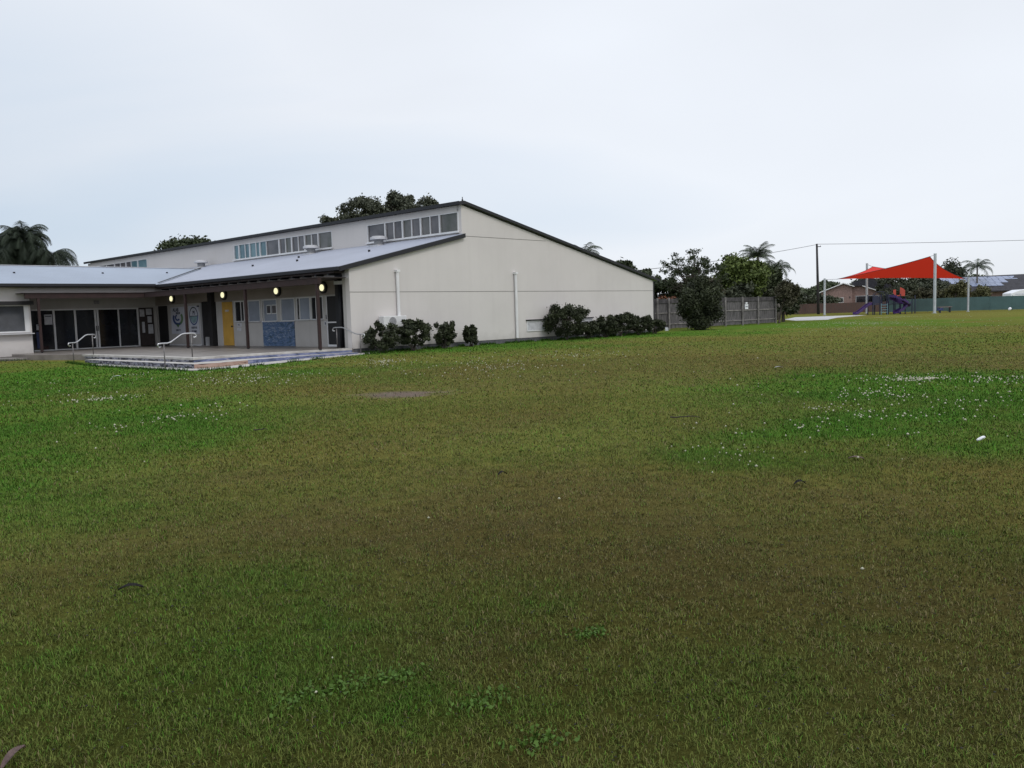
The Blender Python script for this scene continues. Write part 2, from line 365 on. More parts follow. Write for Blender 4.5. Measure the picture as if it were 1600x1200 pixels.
# ------------------------------------------------------------------ ground sheet
def axis(lo, hi, step, far, g=1.16):
    c = list(np.arange(lo, hi+1e-6, step)); s = step; p = hi
    while p < far: s *= g; p += s; c.append(p)
    s = step; p = lo
    while p > -far: s *= g; p -= s; c.insert(0, p)
    return np.array(c)
gx = axis(-24, 26, .2, 900); gy = axis(1.5, 46, .2, 900)
XX, YY = np.meshgrid(gx, gy); xf, yf = XX.ravel(), YY.ravel()
ct, *_ = tint(xf, yf)
ct[:, :3] *= (1-.52*np.clip((8.5-np.hypot(xf, yf))/5, 0, 1)-.12*np.clip((50-np.hypot(xf, yf))/26, 0, 1))[:, None]   # shade between the blades painted into the tint, stronger towards the camera
V = np.stack([xf, yf, hgt(xf, yf)], 1)
nx, ny = len(gx), len(gy)
ii = (np.arange(ny-1)[:, None]*nx + np.arange(nx-1)[None]).ravel()
F = np.stack([ii, ii+1, ii+1+nx, ii+nx], 1)
def groundmat():
    m = bpy.data.materials.new('turf'); m.use_nodes = True
    t = m.node_tree; bs = t.nodes['Principled BSDF']; bs.inputs['Roughness'].default_value = 0.95
    bs.inputs['Specular IOR Level'].default_value = 0.0
    an = N(t, 'ShaderNodeAttribute', attribute_name='tint')
    g = N(t, 'ShaderNodeNewGeometry')
    def nz(sc, det, ro=.65):
        n = N(t, 'ShaderNodeTexNoise'); n.inputs['Scale'].default_value = sc; n.inputs['Detail'].default_value = det
        n.inputs['Roughness'].default_value = ro; t.links.new(g.outputs['Position'], n.inputs[0]); return n.outputs[0]
    a = nz(38, 4, .8); b = nz(7, 5, .75); c = nz(1.4, 4)
    k = M('MULTIPLY', M('MULTIPLY_ADD', a, 1.9, .05, t=t), M('MULTIPLY_ADD', b, 1.0, .5, t=t), t=t)
    k = M('MULTIPLY', k, M('MULTIPLY_ADD', c, .5, .75, t=t), t=t)
    vm = N(t, 'ShaderNodeVectorMath', operation='SCALE'); t.links.new(an.outputs['Color'], vm.inputs[0])
    # shade painted into the tint close to the camera, average colour far away where no blade is modelled
    ln = N(t, 'ShaderNodeVectorMath', operation='LENGTH'); t.links.new(g.outputs['Position'], ln.inputs[0])
    t.links.new(k, vm.inputs['Scale'])
    hs = N(t, 'ShaderNodeMix', data_type='RGBA')
    t.links.new(M('MULTIPLY', nz(22, 3), 1.0, t=t), hs.inputs['Factor'])
    t.links.new(vm.outputs[0], hs.inputs['A'])
    v2 = N(t, 'ShaderNodeVectorMath', operation='MULTIPLY'); t.links.new(vm.outputs[0], v2.inputs[0]); v2.inputs[1].default_value = (1.12, .88, .95)
    t.links.new(v2.outputs[0], hs.inputs['B'])
    t.links.new(hs.outputs['Result'], bs.inputs['Base Color'])
    bn = N(t, 'ShaderNodeBump'); bn.inputs['Strength'].default_value = .7; bn.inputs['Distance'].default_value = .03
    t.links.new(M('ADD', a, b, t=t), bn.inputs['Height']); t.links.new(bn.outputs[0], bs.inputs['Normal'])
    return m
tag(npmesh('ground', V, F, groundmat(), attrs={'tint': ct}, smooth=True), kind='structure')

# ------------------------------------------------------------------ grass blades
def blade_mat():
    m = bpy.data.materials.new('grass_blades'); m.use_nodes = True
    t = m.node_tree; bs = t.nodes['Principled BSDF']; bs.inputs['Roughness'].default_value = 0.7
    bs.inputs['Specular IOR Level'].default_value = 0.05
    an = N(t, 'ShaderNodeAttribute', attribute_name='tint'); t.links.new(an.outputs['Color'], bs.inputs['Base Color'])
    return m
def scatter(d0, d1, dens):
    n = int(.5*(d1*d1-d0*d0)*2*R(40)*dens)
    r = np.sqrt(rng.random(n)*(d1*d1-d0*d0)+d0*d0); th = (rng.random(n)*2-1)*R(40)
    return r*np.sin(th), r*np.cos(th)
def blocked(x, y, pad=0.0):   # under the building, terrace and paths
    dx = x-O[0]; dy = y-O[1]; a = dx*AV[0]+dy*AV[1]; b = dx*BV[0]+dy*BV[1]
    hall = (a > -0.3) & (b > -0.18-pad)
    strip = (a > -8.3-pad) & (a <= 1.0) & (b > -2.2-pad+np.clip((a+6.6)*.24, 0, 1.4))
    wingp = (b > 14.9-pad) & (a < -7)
    return hall | strip | wingp
BV_, BF_, BC_ = [], [], []; off = 0
for (d0, d1, dens, wd, hh) in ((2.1, 4.0, 19000, .0026, .022), (4.0, 6.5, 13000, .0030, .023), (6.5, 9.5, 7000, .0042, .026), (9.5, 16.0, 2100, .008, .032), (16, 28, 480, .017, .036), (28, 60, 90, .034, .042)):
    x, y = scatter(d0, d1, dens)
    ok = ~blocked(x, y)
    if d1 == 60: ok &= rng.random(len(x)) < np.clip((60-np.hypot(x, y))/26, 0, 1)
    x, y = x[ok], y[ok]
    c, l, wn, md = tint(x, y)
    # clumping: keep more blades where a fine noise is high
    cl = fbm(x, y, 9.0, 3, 61)
    keep = (rng.random(len(x)) < np.clip(.35 + 1.6*(cl-.3) + .3*l, .1, 1) * (1-.45*wn) * (1-md))
    x, y, c, l, wn, cl = x[keep], y[keep], c[keep], l[keep], wn[keep], cl[keep]
    n = len(x); z = hgt(x, y)
    ang = rng.random(n)*2*np.pi; lean = .25 + 1.1*rng.random(n)**.7
    h = hh*(.45+.9*rng.random(n))*(1+.35*l-.25*wn)*(.7+.6*cl)
    wv = wd*(.7+.7*rng.random(n))
    dx_, dy_ = np.cos(ang), np.sin(ang)
    a2 = ang + np.pi/2 + (rng.random(n)-.5)*1.2
    px, py = np.cos(a2)*wv/2, np.sin(a2)*wv/2
    b0 = np.stack([x-px, y-py, z-.002], 1); b1_ = np.stack([x+px, y+py, z-.002], 1)
    mxp = x+dx_*h*np.sin(lean)*.4; myp = y+dy_*h*np.sin(lean)*.4; mz = z+h*np.cos(lean)*.62+.004
    m0 = np.stack([mxp-px*.75, myp-py*.75, mz], 1); m1 = np.stack([mxp+px*.75, myp+py*.75, mz], 1)
    tp = np.stack([x+dx_*h*np.sin(lean)*1.05, y+dy_*h*np.sin(lean)*1.05, z+h*np.cos(lean)+.002], 1)
    vv = np.stack([b0, b1_, m1, m0, tp], 1).reshape(-1, 3)
    i0 = off + np.arange(n)*5
    f3 = np.concatenate([np.stack([i0, i0+1, i0+2], 1), np.stack([i0, i0+2, i0+3], 1), np.stack([i0+3, i0+2, i0+4], 1)])
    k = ((.50 + .76*rng.random(n)) if d1 < 7 else (.60 + .76*rng.random(n)) if d1 < 10 else (.72 + .56*rng.random(n)))[:, None]  # nearer blades coloured darker, foreground shade painted into their tint
    col = c[:, :3]*k
    straw = rng.random(n) < (.06+.24*wn)*(1-.7*l)
    col[straw] = np.array([.20, .165, .085])*(.5+.7*rng.random((straw.sum(), 1)))
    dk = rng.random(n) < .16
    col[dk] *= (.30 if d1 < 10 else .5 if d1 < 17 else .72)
    gr = rng.random(n) < .12
    col[gr] = col[gr]*np.array([.75, 1.3, .7])
    cc = np.concatenate([col, np.ones((n, 1))], 1)
    BV_.append(vv); BF_.append(f3); BC_.append(np.repeat(cc, 5, 0)); off += n*5
# longer unmown tufts along the wall foot, the apron and the path
def edge_line(a0, b0, a1, b1, per_m, wid):
    n = int(math.hypot(a1-a0, b1-b0)*per_m); t = rng.random(n); a = a0+(a1-a0)*t; b = b0+(b1-b0)*t - np.abs(rng.normal(0, wid, n))
    k = fbm(a*2, b*2, .7, 3, 12) > .42
    a, b = a[k], b[k]; return O[0]+a*AV[0]+b*BV[0], O[1]+a*AV[1]+b*BV[1]
EL = [edge_line(0, -.02, 23.4, -.02, 150, .10), edge_line(-8.1, -2.03, -6.6, -2.1, 120, .06), edge_line(-6.6, -2.1, -.1, -1.0, 120, .06), edge_line(-.1, -1.0, 1.0, -1.0, 120, .05)]
xl = O[0]+(-8.36-np.abs(rng.normal(0, .06, 1400)))*AV[0]; 
a_ = -8.34-np.abs(rng.normal(0, .06, 1500)); b_ = -1.8+11.5*rng.random(1500); EL.append((O[0]+a_*AV[0]+b_*BV[0], O[1]+a_*AV[1]+b_*BV[1]))
a_ = -8.3-13*rng.random(1500); b_ = 15.15-np.abs(rng.normal(0, .08, 1500)); EL.append((O[0]+a_*AV[0]+b_*BV[0], O[1]+a_*AV[1]+b_*BV[1]))
x = np.concatenate([e[0] for e in EL]); y = np.concatenate([e[1] for e in EL]); n = len(x); z = hgt(x, y)
ang = rng.random(n)*6.28; h = .05+.12*rng.random(n)**1.5; wv = .016*(.6+.8*rng.random(n)); px, py = np.full(n, .75)*wv, np.full(n, -.66)*wv
lx_, ly_ = np.cos(ang)*h*.5, np.sin(ang)*h*.5
vv = np.stack([np.stack([x-px, y-py, z], 1), np.stack([x+px, y+py, z], 1), np.stack([x+px*.6+lx_*.4, y+py*.6+ly_*.4, z+h*.6], 1), np.stack([x-px*.6+lx_*.4, y-py*.6+ly_*.4, z+h*.6], 1), np.stack([x+lx_, y+ly_, z+h], 1)], 1).reshape(-1, 3)
i0 = off+np.arange(n)*5
BV_.append(vv); BF_.append(np.concatenate([np.stack([i0, i0+1, i0+2], 1), np.stack([i0, i0+2, i0+3], 1), np.stack([i0+3, i0+2, i0+4], 1)]))
col = np.array([.045, .11, .014])*(.45+.9*rng.random((n, 1))); BC_.append(np.repeat(np.concatenate([col, np.ones((n, 1))], 1), 5, 0))
tag(npmesh('grass', np.concatenate(BV_), np.concatenate(BF_), blade_mat(), attrs={'tint': np.concatenate(BC_)}),
    label='short patchy mown grass, olive and worn brown with brighter green clover areas', cat='grass', kind='stuff')

# dark crumbs of dead leaf and soil lying in the thatch
def crumbs(name, pts, size, m, label, cat, zoff=.006, sq=.45):
    n = len(pts); a = rng.random(n)*6.28; s = size*(.5+rng.random(n))*np.clip(.62+.38*(np.hypot(pts[:,0],pts[:,1])-3)/9, .62, 1.25)
    z = hgt(pts[:, 0], pts[:, 1]) + zoff
    V = []
    offs = np.array([(1, 0, 0), (0, 1, 0), (-1, 0, 0), (0, -1, 0), (0, 0, 1), (0, 0, -1)], float)
    base = offs[None]*np.stack([s, s*(.4+.5*rng.random(n)), s*sq], 1)[:, None]
    ca, sa = np.cos(a)[:, None], np.sin(a)[:, None]
    X = base[..., 0]*ca - base[..., 1]*sa + pts[:, 0:1]; Y = base[..., 0]*sa + base[..., 1]*ca + pts[:, 1:2]
    Z = base[..., 2] + z[:, None]
    V = np.stack([X, Y, Z], 2).reshape(-1, 3)
    f = np.array([(0,1,4),(1,2,4),(2,3,4),(3,0,4),(1,0,5),(2,1,5),(3,2,5),(0,3,5)])
    F = (np.arange(n)*6)[:, None, None] + f[None]
    return tag(npmesh(name, V, F.reshape(-1, 3), m), label=label, cat=cat, kind='stuff')
cx_, cy_ = [], []
for (d0, d1, dn) in ((2.2, 6, 150), (6, 12, 60), (12, 22, 8)):
    x, y = scatter(d0, d1, dn); k = rng.random(len(x)) < np.clip(fbm(x, y, 1.2, 3, 33)*1.8-.45, .05, 1); cx_.append(x[k]); cy_.append(y[k])
pts = np.stack([np.concatenate(cx_), np.concatenate(cy_)], 1)
crumbs('leaf_crumbs', pts, .008, MT['darklit'], 'tiny dark crumbs of leaf and soil scattered through the worn turf', 'leaf litter', zoff=.016)
# clover flowers in patches (x, y, rx, ry, count)
FL = [(-6.9, 22.7, 1.6, 1.9, 360), (-8.7, 17.9, .8, .9, 90), (-5.6, 13.9, 1.1, 1.7, 110), (-4.4, 29.1, .9, 2.4, 160), (-.5, 24.7, 2.4, 4.0, 220), (-10, 19, 1.6, 2.6, 60),
      (6.4, 14.3, 2.0, 3.0, 330), (8.2, 16.7, 1.3, 1.1, 300), (10.5, 15.8, 1.7, 1.4, 260), (2.4, 8.7, .55, .8, 30), (3.6, 10.9, 1.5, 1.8, 110), (25, 62, 6, 15, 1500),
      (35, 80, 9, 5, 700), (2, 30, 4, 5, 200), (20, 50, 5, 6, 200), (-4.5, 10.5, 1, 1.4, 12), (-8, 26, 3, 3, 110), (0, 6, 3, 3, 8), (-.9, 3.6, .9, .6, 3), (5.5, 11.5, 1.6, 1.2, 60),
      (-12, 28, 4, 4, 90), (4.5, 12.5, .7, .6, 60)]
fx, fy = [], []
for (x, y, rx, ry, n) in FL:
    a = rng.random(n)*6.28; r = np.abs(rng.normal(0, .75, n))
    X = x+rx*r*np.cos(a)+rng.normal(0, .12, n)*rx; Y = y+ry*r*np.sin(a)+rng.normal(0, .12, n)*ry
    k = (rng.random(n) < np.clip(fbm(X, Y, 1.1, 3, 7)*2.6-.7, .1, 1)) & ~blocked(X, Y, .2); fx.append(X[k]); fy.append(Y[k])
pts = np.stack([np.concatenate(fx), np.concatenate(fy)], 1)
crumbs('clover_flowers', pts, .015, MT['petal'], 'small white clover flowers dotted over the green patches of the lawn', 'flowers', zoff=.04, sq=.8)

# ------------------------------------------------------------------ the hall
hall = empty('community_hall', (O[0], O[1], 0), RZ)
tag(hall, 'long cream rendered hall with stepped metal roof, high strip windows and a maroon posted veranda', 'building')
def part(name, m, boxes, parent=None, bevel=0):
    mb = MB()
    for b in boxes: mb.box(*b)
    return mb.build(name, MT[m], parent or hall, bevel)
LZ0, LSL = 3.86, 0.232            # low roof height over the end-wall corner, slope
lz = lambda a: LZ0 + LSL*a
# end wall (gable), facing the lawn
gw = MB().prism([(0, 0, .22), (23.4, 0, .22), (23.4, 0, 3.30), (6.83, 0, 6.90), (6.83, 0, lz(6.83)-.03), (0, 0, LZ0-.10)], (0, .3, 0)).build('end_wall', MT['wall'], hall)
part('plinth', 'plinth', [(0.02, 23.38, .03, .28, -.3, .219)])
part('wall_joint', 'joint', [(0.0, 23.4, -.006, 0, 2.675, 2.70)])
part('wall_joint', 'joint', [(6.86, 13.1, -.006, 0, 5.385, 5.41)])
# clerestory wall with openings
def holes(u0, u1, z0, z1, ops, th, axis_b, off):
    """boxes filling a wall in the (u,z) plane but for the openings; off = outer face"""
    us = sorted({u0, u1, *[o[0] for o in ops], *[o[1] for o in ops]}); res = []
    for a, b in zip(us, us[1:]):
        m = (a+b)/2; zs = sorted([(o[2], o[3]) for o in ops if o[0] <= m <= o[1]]); z = z0
        for p, q in zs:
            if p > z: res.append((a, b, z, p))
            z = q
        if z < z1: res.append((a, b, z, z1))
    return [((off, off+th, a, b, p, q) if axis_b else (a, b, off, off+th, p, q)) for a, b, p, q in res]
CA = 6.83; CZ0, CZ1 = 5.60, 6.60
banks = [(0.18, 7.5), (10.8, 22.0), (35.3, 45.0)]
part('clerestory_wall', 'wall', holes(.3, 47, 5.3, 6.90, [(a, b, CZ0, CZ1) for a, b in banks], .2, True, CA))
def bank(b0, b1, layout):
    """strip window: layout = list of (width, glass)"""
    wn = part('strip_window', 'white', [(CA-.03, CA+.12, b0, b1, CZ0, CZ0+.07), (CA-.015, CA+.12, b0, b1, CZ1-.045, CZ1-.003), (CA-.015, CA+.12, b0+.002, b0+.05, CZ0+.07, CZ1-.045), (CA-.015, CA+.12, b1-.05, b1-.002, CZ0+.07, CZ1-.045)])
    tot = sum(w for w, _ in layout); u = b0+.05; k = (b1-b0-.1)/tot
    for i, (wd, g) in enumerate(layout):
        wd *= k
        part('pane', g, [(CA+.06, CA+.075, u+.002, u+wd-.002, CZ0+.072, CZ1-.047)], wn)
        if i: part('mullion', 'white', [(CA-.02 if i % 2 else CA+.0, CA+.058, u-.045 if i % 2 else u-.025, u+.045 if i % 2 else u+.025, CZ0+.07, CZ1-.045)], wn)
        u += wd
    part('sill', 'white', [(CA-.12, CA-.031, b0-.05, b1+.05, CZ0-.035, CZ0+.04)], wn)
bank(*banks[0], [(1.35, 'glass_olive'), (.72, 'glass_warm'), (.72, 'glass_olive'), (.72, 'glass_warm'), (.72, 'glass_olive'), (.72, 'glass_warm'), (.72, 'glass_warm'), (1.5, 'glass_warm')])
bank(*banks[1], [(1.35, 'glass_olive'), (.7, 'glass_warm'), (.7, 'glass_olive'), (.7, 'glass_warm'), (.7, 'glass_warm'), (.7, 'glass_olive'), (.7, 'glass_warm'), (1.5, 'glass_warm'), (.75, 'glass_teal'), (.5, 'glass_teal'), (.75, 'glass_teal'), (.6, 'glass_teal'), (.75, 'glass_teal'), (.6, 'glass_teal')])
bank(*banks[2], [(1.2, 'glass_teal'), (.9, 'glass_teal'), (.7, 'glass_warm'), (.8, 'glass_warm'), (.8, 'glass_warm'), (1.2, 'glass_warm'), (1.3, 'glass_warm')])
# roofs
def slab(name, m, pts, th=.06, parent=None):
    return MB().prism([(x, y, z) for x, y, z in pts], (0, 0, -th)).build(name, MT[m], parent or hall)
low = slab('low_roof', 'roof_b', [(-.55, -.12, lz(-.55)+.06), (CA-.002, -.12, lz(CA)+.06), (CA-.002, 47, lz(CA)+.06), (-.55, 47, lz(-.55)+.06)])
slab('main_roof', 'roof_b', [(CA-.25, -.12, 7.02), (CA+.1, -.12, 7.06), (CA+.1, 47.2, 7.06), (CA-.25, 47.2, 7.02)], .05)
slab('main_roof', 'roof_b', [(CA+.101, -.12, 7.06), (23.9, -.12, 3.36), (23.9, 47.2, 3.36), (CA+.101, 47.2, 7.06)])
# barge boards and edge trims
def slope_board(name, a0, z0, a1, z1, b0, b1, d, m='dark_trim'):
    return MB().prism([(a0, b0, z0), (a1, b0, z1), (a1, b0, z1-d), (a0, b0, z0-d)], (0, b1-b0, 0)).build(name, MT[m], hall)
slope_board('barge_board', -.6, lz(-.6)+.045, CA+.1, lz(CA+.1)+.045, -.16, -.122, .20)
slope_board('barge_board', CA-.27, 7.035, CA+.1, 7.09, -.16, -.122, .17)
slope_board('barge_board', CA+.1, 7.09, 23.95, 3.40, -.16, -.122, .14)
part('ridge_flashing', 'dark_trim', [(CA-.29, CA-.252, -.16, 47.2, 6.885, 7.05)])
part('corner_trim', 'dark_trim', [(23.402, 23.50, -.02, .3, .1, 3.25)])
part('eave_gutter', 'dark_trim', [(-.68, -.555, -.16, 17.45, lz(-.55)-.12, lz(-.55)+.035)], bevel=.01)
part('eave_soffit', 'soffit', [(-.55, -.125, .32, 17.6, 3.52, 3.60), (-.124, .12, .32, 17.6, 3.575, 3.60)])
for k in range(18): part('rafter_tail', 'dark_trim', [(-.54, -.13, .75+k*.95, .82+k*.95, 3.44, 3.518)])
MB().tube([(-.3, 12.9, 3.6), (-.3, 12.9, 3.30)], .08, 10).build('downpipe', MT['dark_trim'], hall, smooth=True)
MB().disc((CA+.1, -.02, 7.06), (0, 0, 1), .045, .10, 10).disc((CA+.1, -.02, 7.16), (0, 0, 1), .02, .12, 8).build('ridge_finial', MT['dark_trim'], hall)
# lintel and beam of the veranda
part('lintel', 'wall', [(-.12, .02, .95, 18.0, 3.33, 3.574)])
beam = part('veranda_beam', 'maroon', [(-1.57, -1.43, .02, 16.9, 3.04, 3.30)])
part('veranda_beam', 'maroon', [(-7.6, -1.42, 16.902, 17.04, 3.04, 3.30)])
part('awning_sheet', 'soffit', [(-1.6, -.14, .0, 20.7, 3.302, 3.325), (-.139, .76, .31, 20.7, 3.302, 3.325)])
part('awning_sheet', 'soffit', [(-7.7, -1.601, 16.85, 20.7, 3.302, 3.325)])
for (a, b) in ((-1.5, .22), (-1.5, 6.14), (-1.5, 12.2), (-6.98, 16.97)):
    p = part('veranda_post', 'maroon', [(a-.06, a+.06, b-.06, b+.06, .30, 3.039)], bevel=.008)
    part('post_shoe', 'dark_trim', [(a-.045, a+.045, b-.045, b+.045, .25, .30)], p)
# veranda facade (plane a = .8)
FA = .8
ops = [(2.12, 2.95, .27, 2.60), (3.22, 4.22, 1.52, 2.62), (4.28, 5.45, 1.52, 2.62), (5.6, 6.87, 1.49, 2.62), (7.2, 8.65, 1.49, 2.62), (8.8, 10.05, 1.50, 2.62), (10.4, 11.38, 1.53, 2.62),
       (11.6, 12.75, .26, 2.64), (13.4, 15.3, .26, 2.70), (19.3, 20.6, .26, 2.62)]
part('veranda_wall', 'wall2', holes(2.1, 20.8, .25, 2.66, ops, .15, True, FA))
part('bulkhead', 'bulkhead', [(FA-.03, FA+.12, 2.12, 13.88, 2.662, 3.301), (FA-.03, FA+.12, 15.2, 20.8, 2.662, 3.301), (FA-.028, FA+.12, 13.9, 15.19, 2.72, 3.301)])
part('side_recess', 'dark_trim', [(FA-.08, FA+.2, .302, 2.118, .25, 3.301)])
part('side_recess', 'wall2', [(-.0, .04, .302, .52, .25, 3.57)])
MB().tube([(.25, .75, .25), (.25, .75, 3.3)], .09, 12).build('downpipe', MT['dark_trim'], hall, smooth=True)
MB().tube([(.3, 1.15, .25), (.3, 1.15, 3.3)], .09, 12).build('downpipe', MT['dark_trim'], hall, smooth=True)
part('rainwater_box', 'greywhite', [(.0, .4, .53, 1.15, 3.06, 3.20)])
part('rainwater_box', 'dark_trim', [(-.1, .3, .54, .92, 3.33, 3.56)])
part('dark_column', 'blackopen', [(FA-.25, FA+.05, 13.45, 13.86, .25, 3.301)])
# screen door
d = part('screen_door', 'white', [(FA-.02, FA+.05, 2.90, 2.948, .27, 2.59), (FA-.02, FA+.05, 2.141, 2.899, .27, .36), (FA-.02, FA+.05, 2.141, 2.899, 1.36, 1.42)])
part('mesh_panel', 'blackopen', [(FA+.0, FA+.03, 2.125, 2.898, .362, 1.358), (FA+.0, FA+.03, 2.125, 2.898, 1.422, 2.59)], d)
MB().tube([(FA-.06, 2.93, 1.55), (FA-.06, 2.93, 1.75)], .02, 8).build('handle', MT['dark_trim'], d)
# windows along the veranda
def vwin(b0, b1, z0, z1, g, mull=()):
    w_ = part('window', 'white', [(FA-.03, FA+.08, b0+.002, b1-.002, z0, z0+.05), (FA-.02, FA+.08, b0+.002, b1-.002, z1-.04, z1-.002), (FA-.02, FA+.08, b0+.002, b0+.045, z0+.05, z1-.04), (FA-.02, FA+.08, b1-.045, b1-.002, z0+.05, z1-.04)])
    us = [b0+.045, *mull, b1-.045]
    for i, (p, q) in enumerate(zip(us, us[1:])):
        gg = g[i] if isinstance(g, (list, tuple)) else g
        part('pane', gg, [(FA+.03, FA+.045, p+.002, q-.002, z0+.052, z1-.042)], w_)
        if i: part('mullion', 'white', [(FA-.01, FA+.028, p-.02, p+.02, z0+.05, z1-.04)], w_)
    part('sill', 'greywhite', [(FA-.09, FA-.032, b0, b1, z0-.01, z0+.025)], w_)
vwin(3.22, 4.22, 1.52, 2.62, ['blackopen', 'glass'], (3.8,))
vwin(4.28, 5.45, 1.52, 2.62, ['glass_blind', 'glass'], (5.2,))
vwin(5.6, 6.87, 1.49, 2.62, ['glass_blind'])
vwin(7.2, 8.65, 1.49, 2.62, ['glass_blind', 'glass'], (8.5,))
vwin(8.8, 10.05, 1.50, 2.62, ['glass_blind'])
vwin(10.4, 11.38, 1.53, 2.62, ['glass', 'glass'], (10.75,))
dr = part('yellow_door', 'yellow', [(FA-.01, FA+.04, 11.62, 12.73, .28, 2.62)])
MB().disc((FA-.06, 11.72, 1.3), (1, 0, 0), .045, .05, 12).build('handle', MT['dark_trim'], dr)
part('door_plate', 'paper', [(FA-.016, FA-.011, 12.0, 12.38, 2.1, 2.2)], dr)
dr = part('doorway', 'blackopen', [(FA+.10, FA+.14, 13.4, 15.3, .26, 2.70)])
part('jamb', 'greywhite', [(FA-.02, FA+.1, 15.24, 15.298, .26, 2.70)], dr)
part('open_door_edge', 'greywhite', [(FA-.35, FA-.0, 14.06, 14.10, .27, .75)], dr)
dr = part('dark_door', 'blackopen', [(FA+.03, FA+.07, 19.302, 20.598, .27, 2.61)])
part('skirting', 'greywhite', [(FA-.012, FA, 15.35, 19.28, .25, .33)])
# wing with the glass doors (plane b = 20.8)
WB = 20.8
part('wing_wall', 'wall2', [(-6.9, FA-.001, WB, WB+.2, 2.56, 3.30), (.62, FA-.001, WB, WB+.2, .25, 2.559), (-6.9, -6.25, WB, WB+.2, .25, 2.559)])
gd = part('glass_doors', 'white', [(-6.25, -.30, WB-.03, WB+.1, .25, .31), (-6.25, -.30, WB-.03, WB+.1, 2.48, 2.558)] +
          [(a-wd/2, a+wd/2, WB-.035, WB+.1, .31, 2.48) for a, wd in ((-6.2, .08), (-5.02, .10), (-3.90, .10), (-2.80, .09), (-2.66, .09), (-1.48, .07), (-.35, .09))])
for a0, a1 in ((-6.16, -5.07), (-4.97, -3.95), (-3.85, -2.845), (-2.615, -1.515), (-1.445, -.395)):
    part('pane', 'glass', [(a0, a1, WB+.02, WB+.035, .312, 2.478)], gd)
part('pane', 'glass', [(-2.753, -2.707, WB+.02, WB+.03, .312, 2.478)], gd)
part('handle', 'dark_trim', [(-2.80, -2.77, WB-.075, WB-.036, 1.25, 1.55), (-2.69, -2.66, WB-.075, WB-.036, 1.25, 1.55)], gd)
part('kick_panel', 'maroon', [(-5.9, -5.4, WB-.02, WB-.005, .32, .50)], gd)
part('wall_vent', 'grille', [(-2.83, -2.52, WB-.04, WB-.001, 2.80, 3.02)])
# left block wall flush with lintel (plane b = 18)
LB = 18.0
part('front_wall', 'wall', holes(-22, -7.05, .12, 3.70, [(-10.8, -7.14, 1.33, 2.76)], .2, False, LB))
part('front_wall', 'wall', [(-7.049, -.02, LB, LB+.12, 3.33, 3.70)])
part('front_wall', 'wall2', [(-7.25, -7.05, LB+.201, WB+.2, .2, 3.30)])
wn = part('servery_window', 'white', [(-10.8, -7.142, LB-.03, LB+.1, 1.33, 1.40), (-10.8, -7.142, LB-.03, LB+.1, 2.69, 2.755), (-7.36, -7.142, LB-.02, LB+.1, 1.40, 2.69), (-10.8, -10.7, LB-.02, LB+.1, 1.40, 2.69)])
part('roller_mesh', 'shutter', [(-10.7, -7.361, LB+.05, LB+.07, 1.401, 2.689)], wn)
part('hood', 'blackopen', [(-10.9, -6.98, LB-.36, LB-.031, 2.74, 2.93)], wn)
part('shelf', 'greywhite', [(-10.9, -7.03, LB-.30, LB-.031, 1.24, 1.29)], wn)
part('jamb_trim', 'dark_trim', [(-7.052, -7.03, LB-.02, LB+.19, .3, 3.3)])
# wing roof
wz = lambda b: 3.80 + LSL*(b-17.5)
slab('wing_roof', 'roof_a', [(-22, 17.45, wz(17.45)), (6.7, 17.45, wz(17.45)), (6.7, 23.0, wz(23.0)), (-22, 23.0, wz(23.0))])
slab('wing_roof', 'roof_a', [(-22, 23.001, wz(23.0)), (6.7, 23.001, wz(23.0)), (6.7, 29, 3.9), (-22, 29, 3.9)])
part('ridge_cap', 'greywhite', [(-22, 4.9, 22.9, 23.1, wz(23)-.0, wz(23)+.035)])
part('eave_gutter', 'dark_trim', [(-22, -.69, 17.31, 17.449, 3.66, 3.815)], bevel=.01)
part('eave_soffit', 'soffit', [(-22, -.13, 17.45, 17.99, 3.64, 3.66)])
MB().prism([(-.5, 17.52, wz(17.5)+.085), (-.42, 17.44, wz(17.5)+.085), (4.95, 22.9, wz(22.9)+.085), (4.87, 22.98, wz(22.9)+.085)], (0, 0, .02)).build('valley_flashing', MT['dark_trim'], hall)
part('wing_back_wall', 'wall2', [(-22, 0, 28.5, 28.7, 0, 3.85), (-22, -21.8, 18.2, 28.499, 0, 3.75)])
part('hall_back_wall', 'wall2', [(0, 23.4, 46.8, 47, 0, 3.8), (23.2, 23.4, .301, 46.799, 0, 3.4), (0, .2, 29, 46.799, 0, 3.75)])
for (a, b) in ((3.0, 8.6), (3.0, 13.1), (3.6, 3.2), (4.6, 10.9)):
    MB().disc((a, b, lz(a)+.055), (0, 0, 1), .06, .10, 10).build('roof_pipe', MT['dark_trim'], hall)
for (a, b) in ((-6.9, 20.6), (-2.2, 20.8), (1.8, 21.2)):
    MB().disc((a, b, wz(b)-.005), (0, 0, 1), .06, .07, 10).build('roof_pipe', MT['dark_trim'], hall)
for i, (a, b) in enumerate(((6.1, 5.6), (6.1, 11.9), (6.0, 25.0))):
    z = lz(a)+.05
    v = MB().disc((a, b, z-.1), (0, 0, 1), .25, .42, 16).build('roof_vent', MT['grille'], hall)
    MB().box(a-.34, a+.34, b-.34, b+.34, z-.10, z+.015).build('vent_base', MT['greywhite'], v)
    MB().disc((a, b, z+.30), (0, 0, 1), .46, .12, 18).disc((a, b, z+.42), (0, 0, 1), .36, .06, 18).build('vent_cap', MT['greywhite'], v, .012)
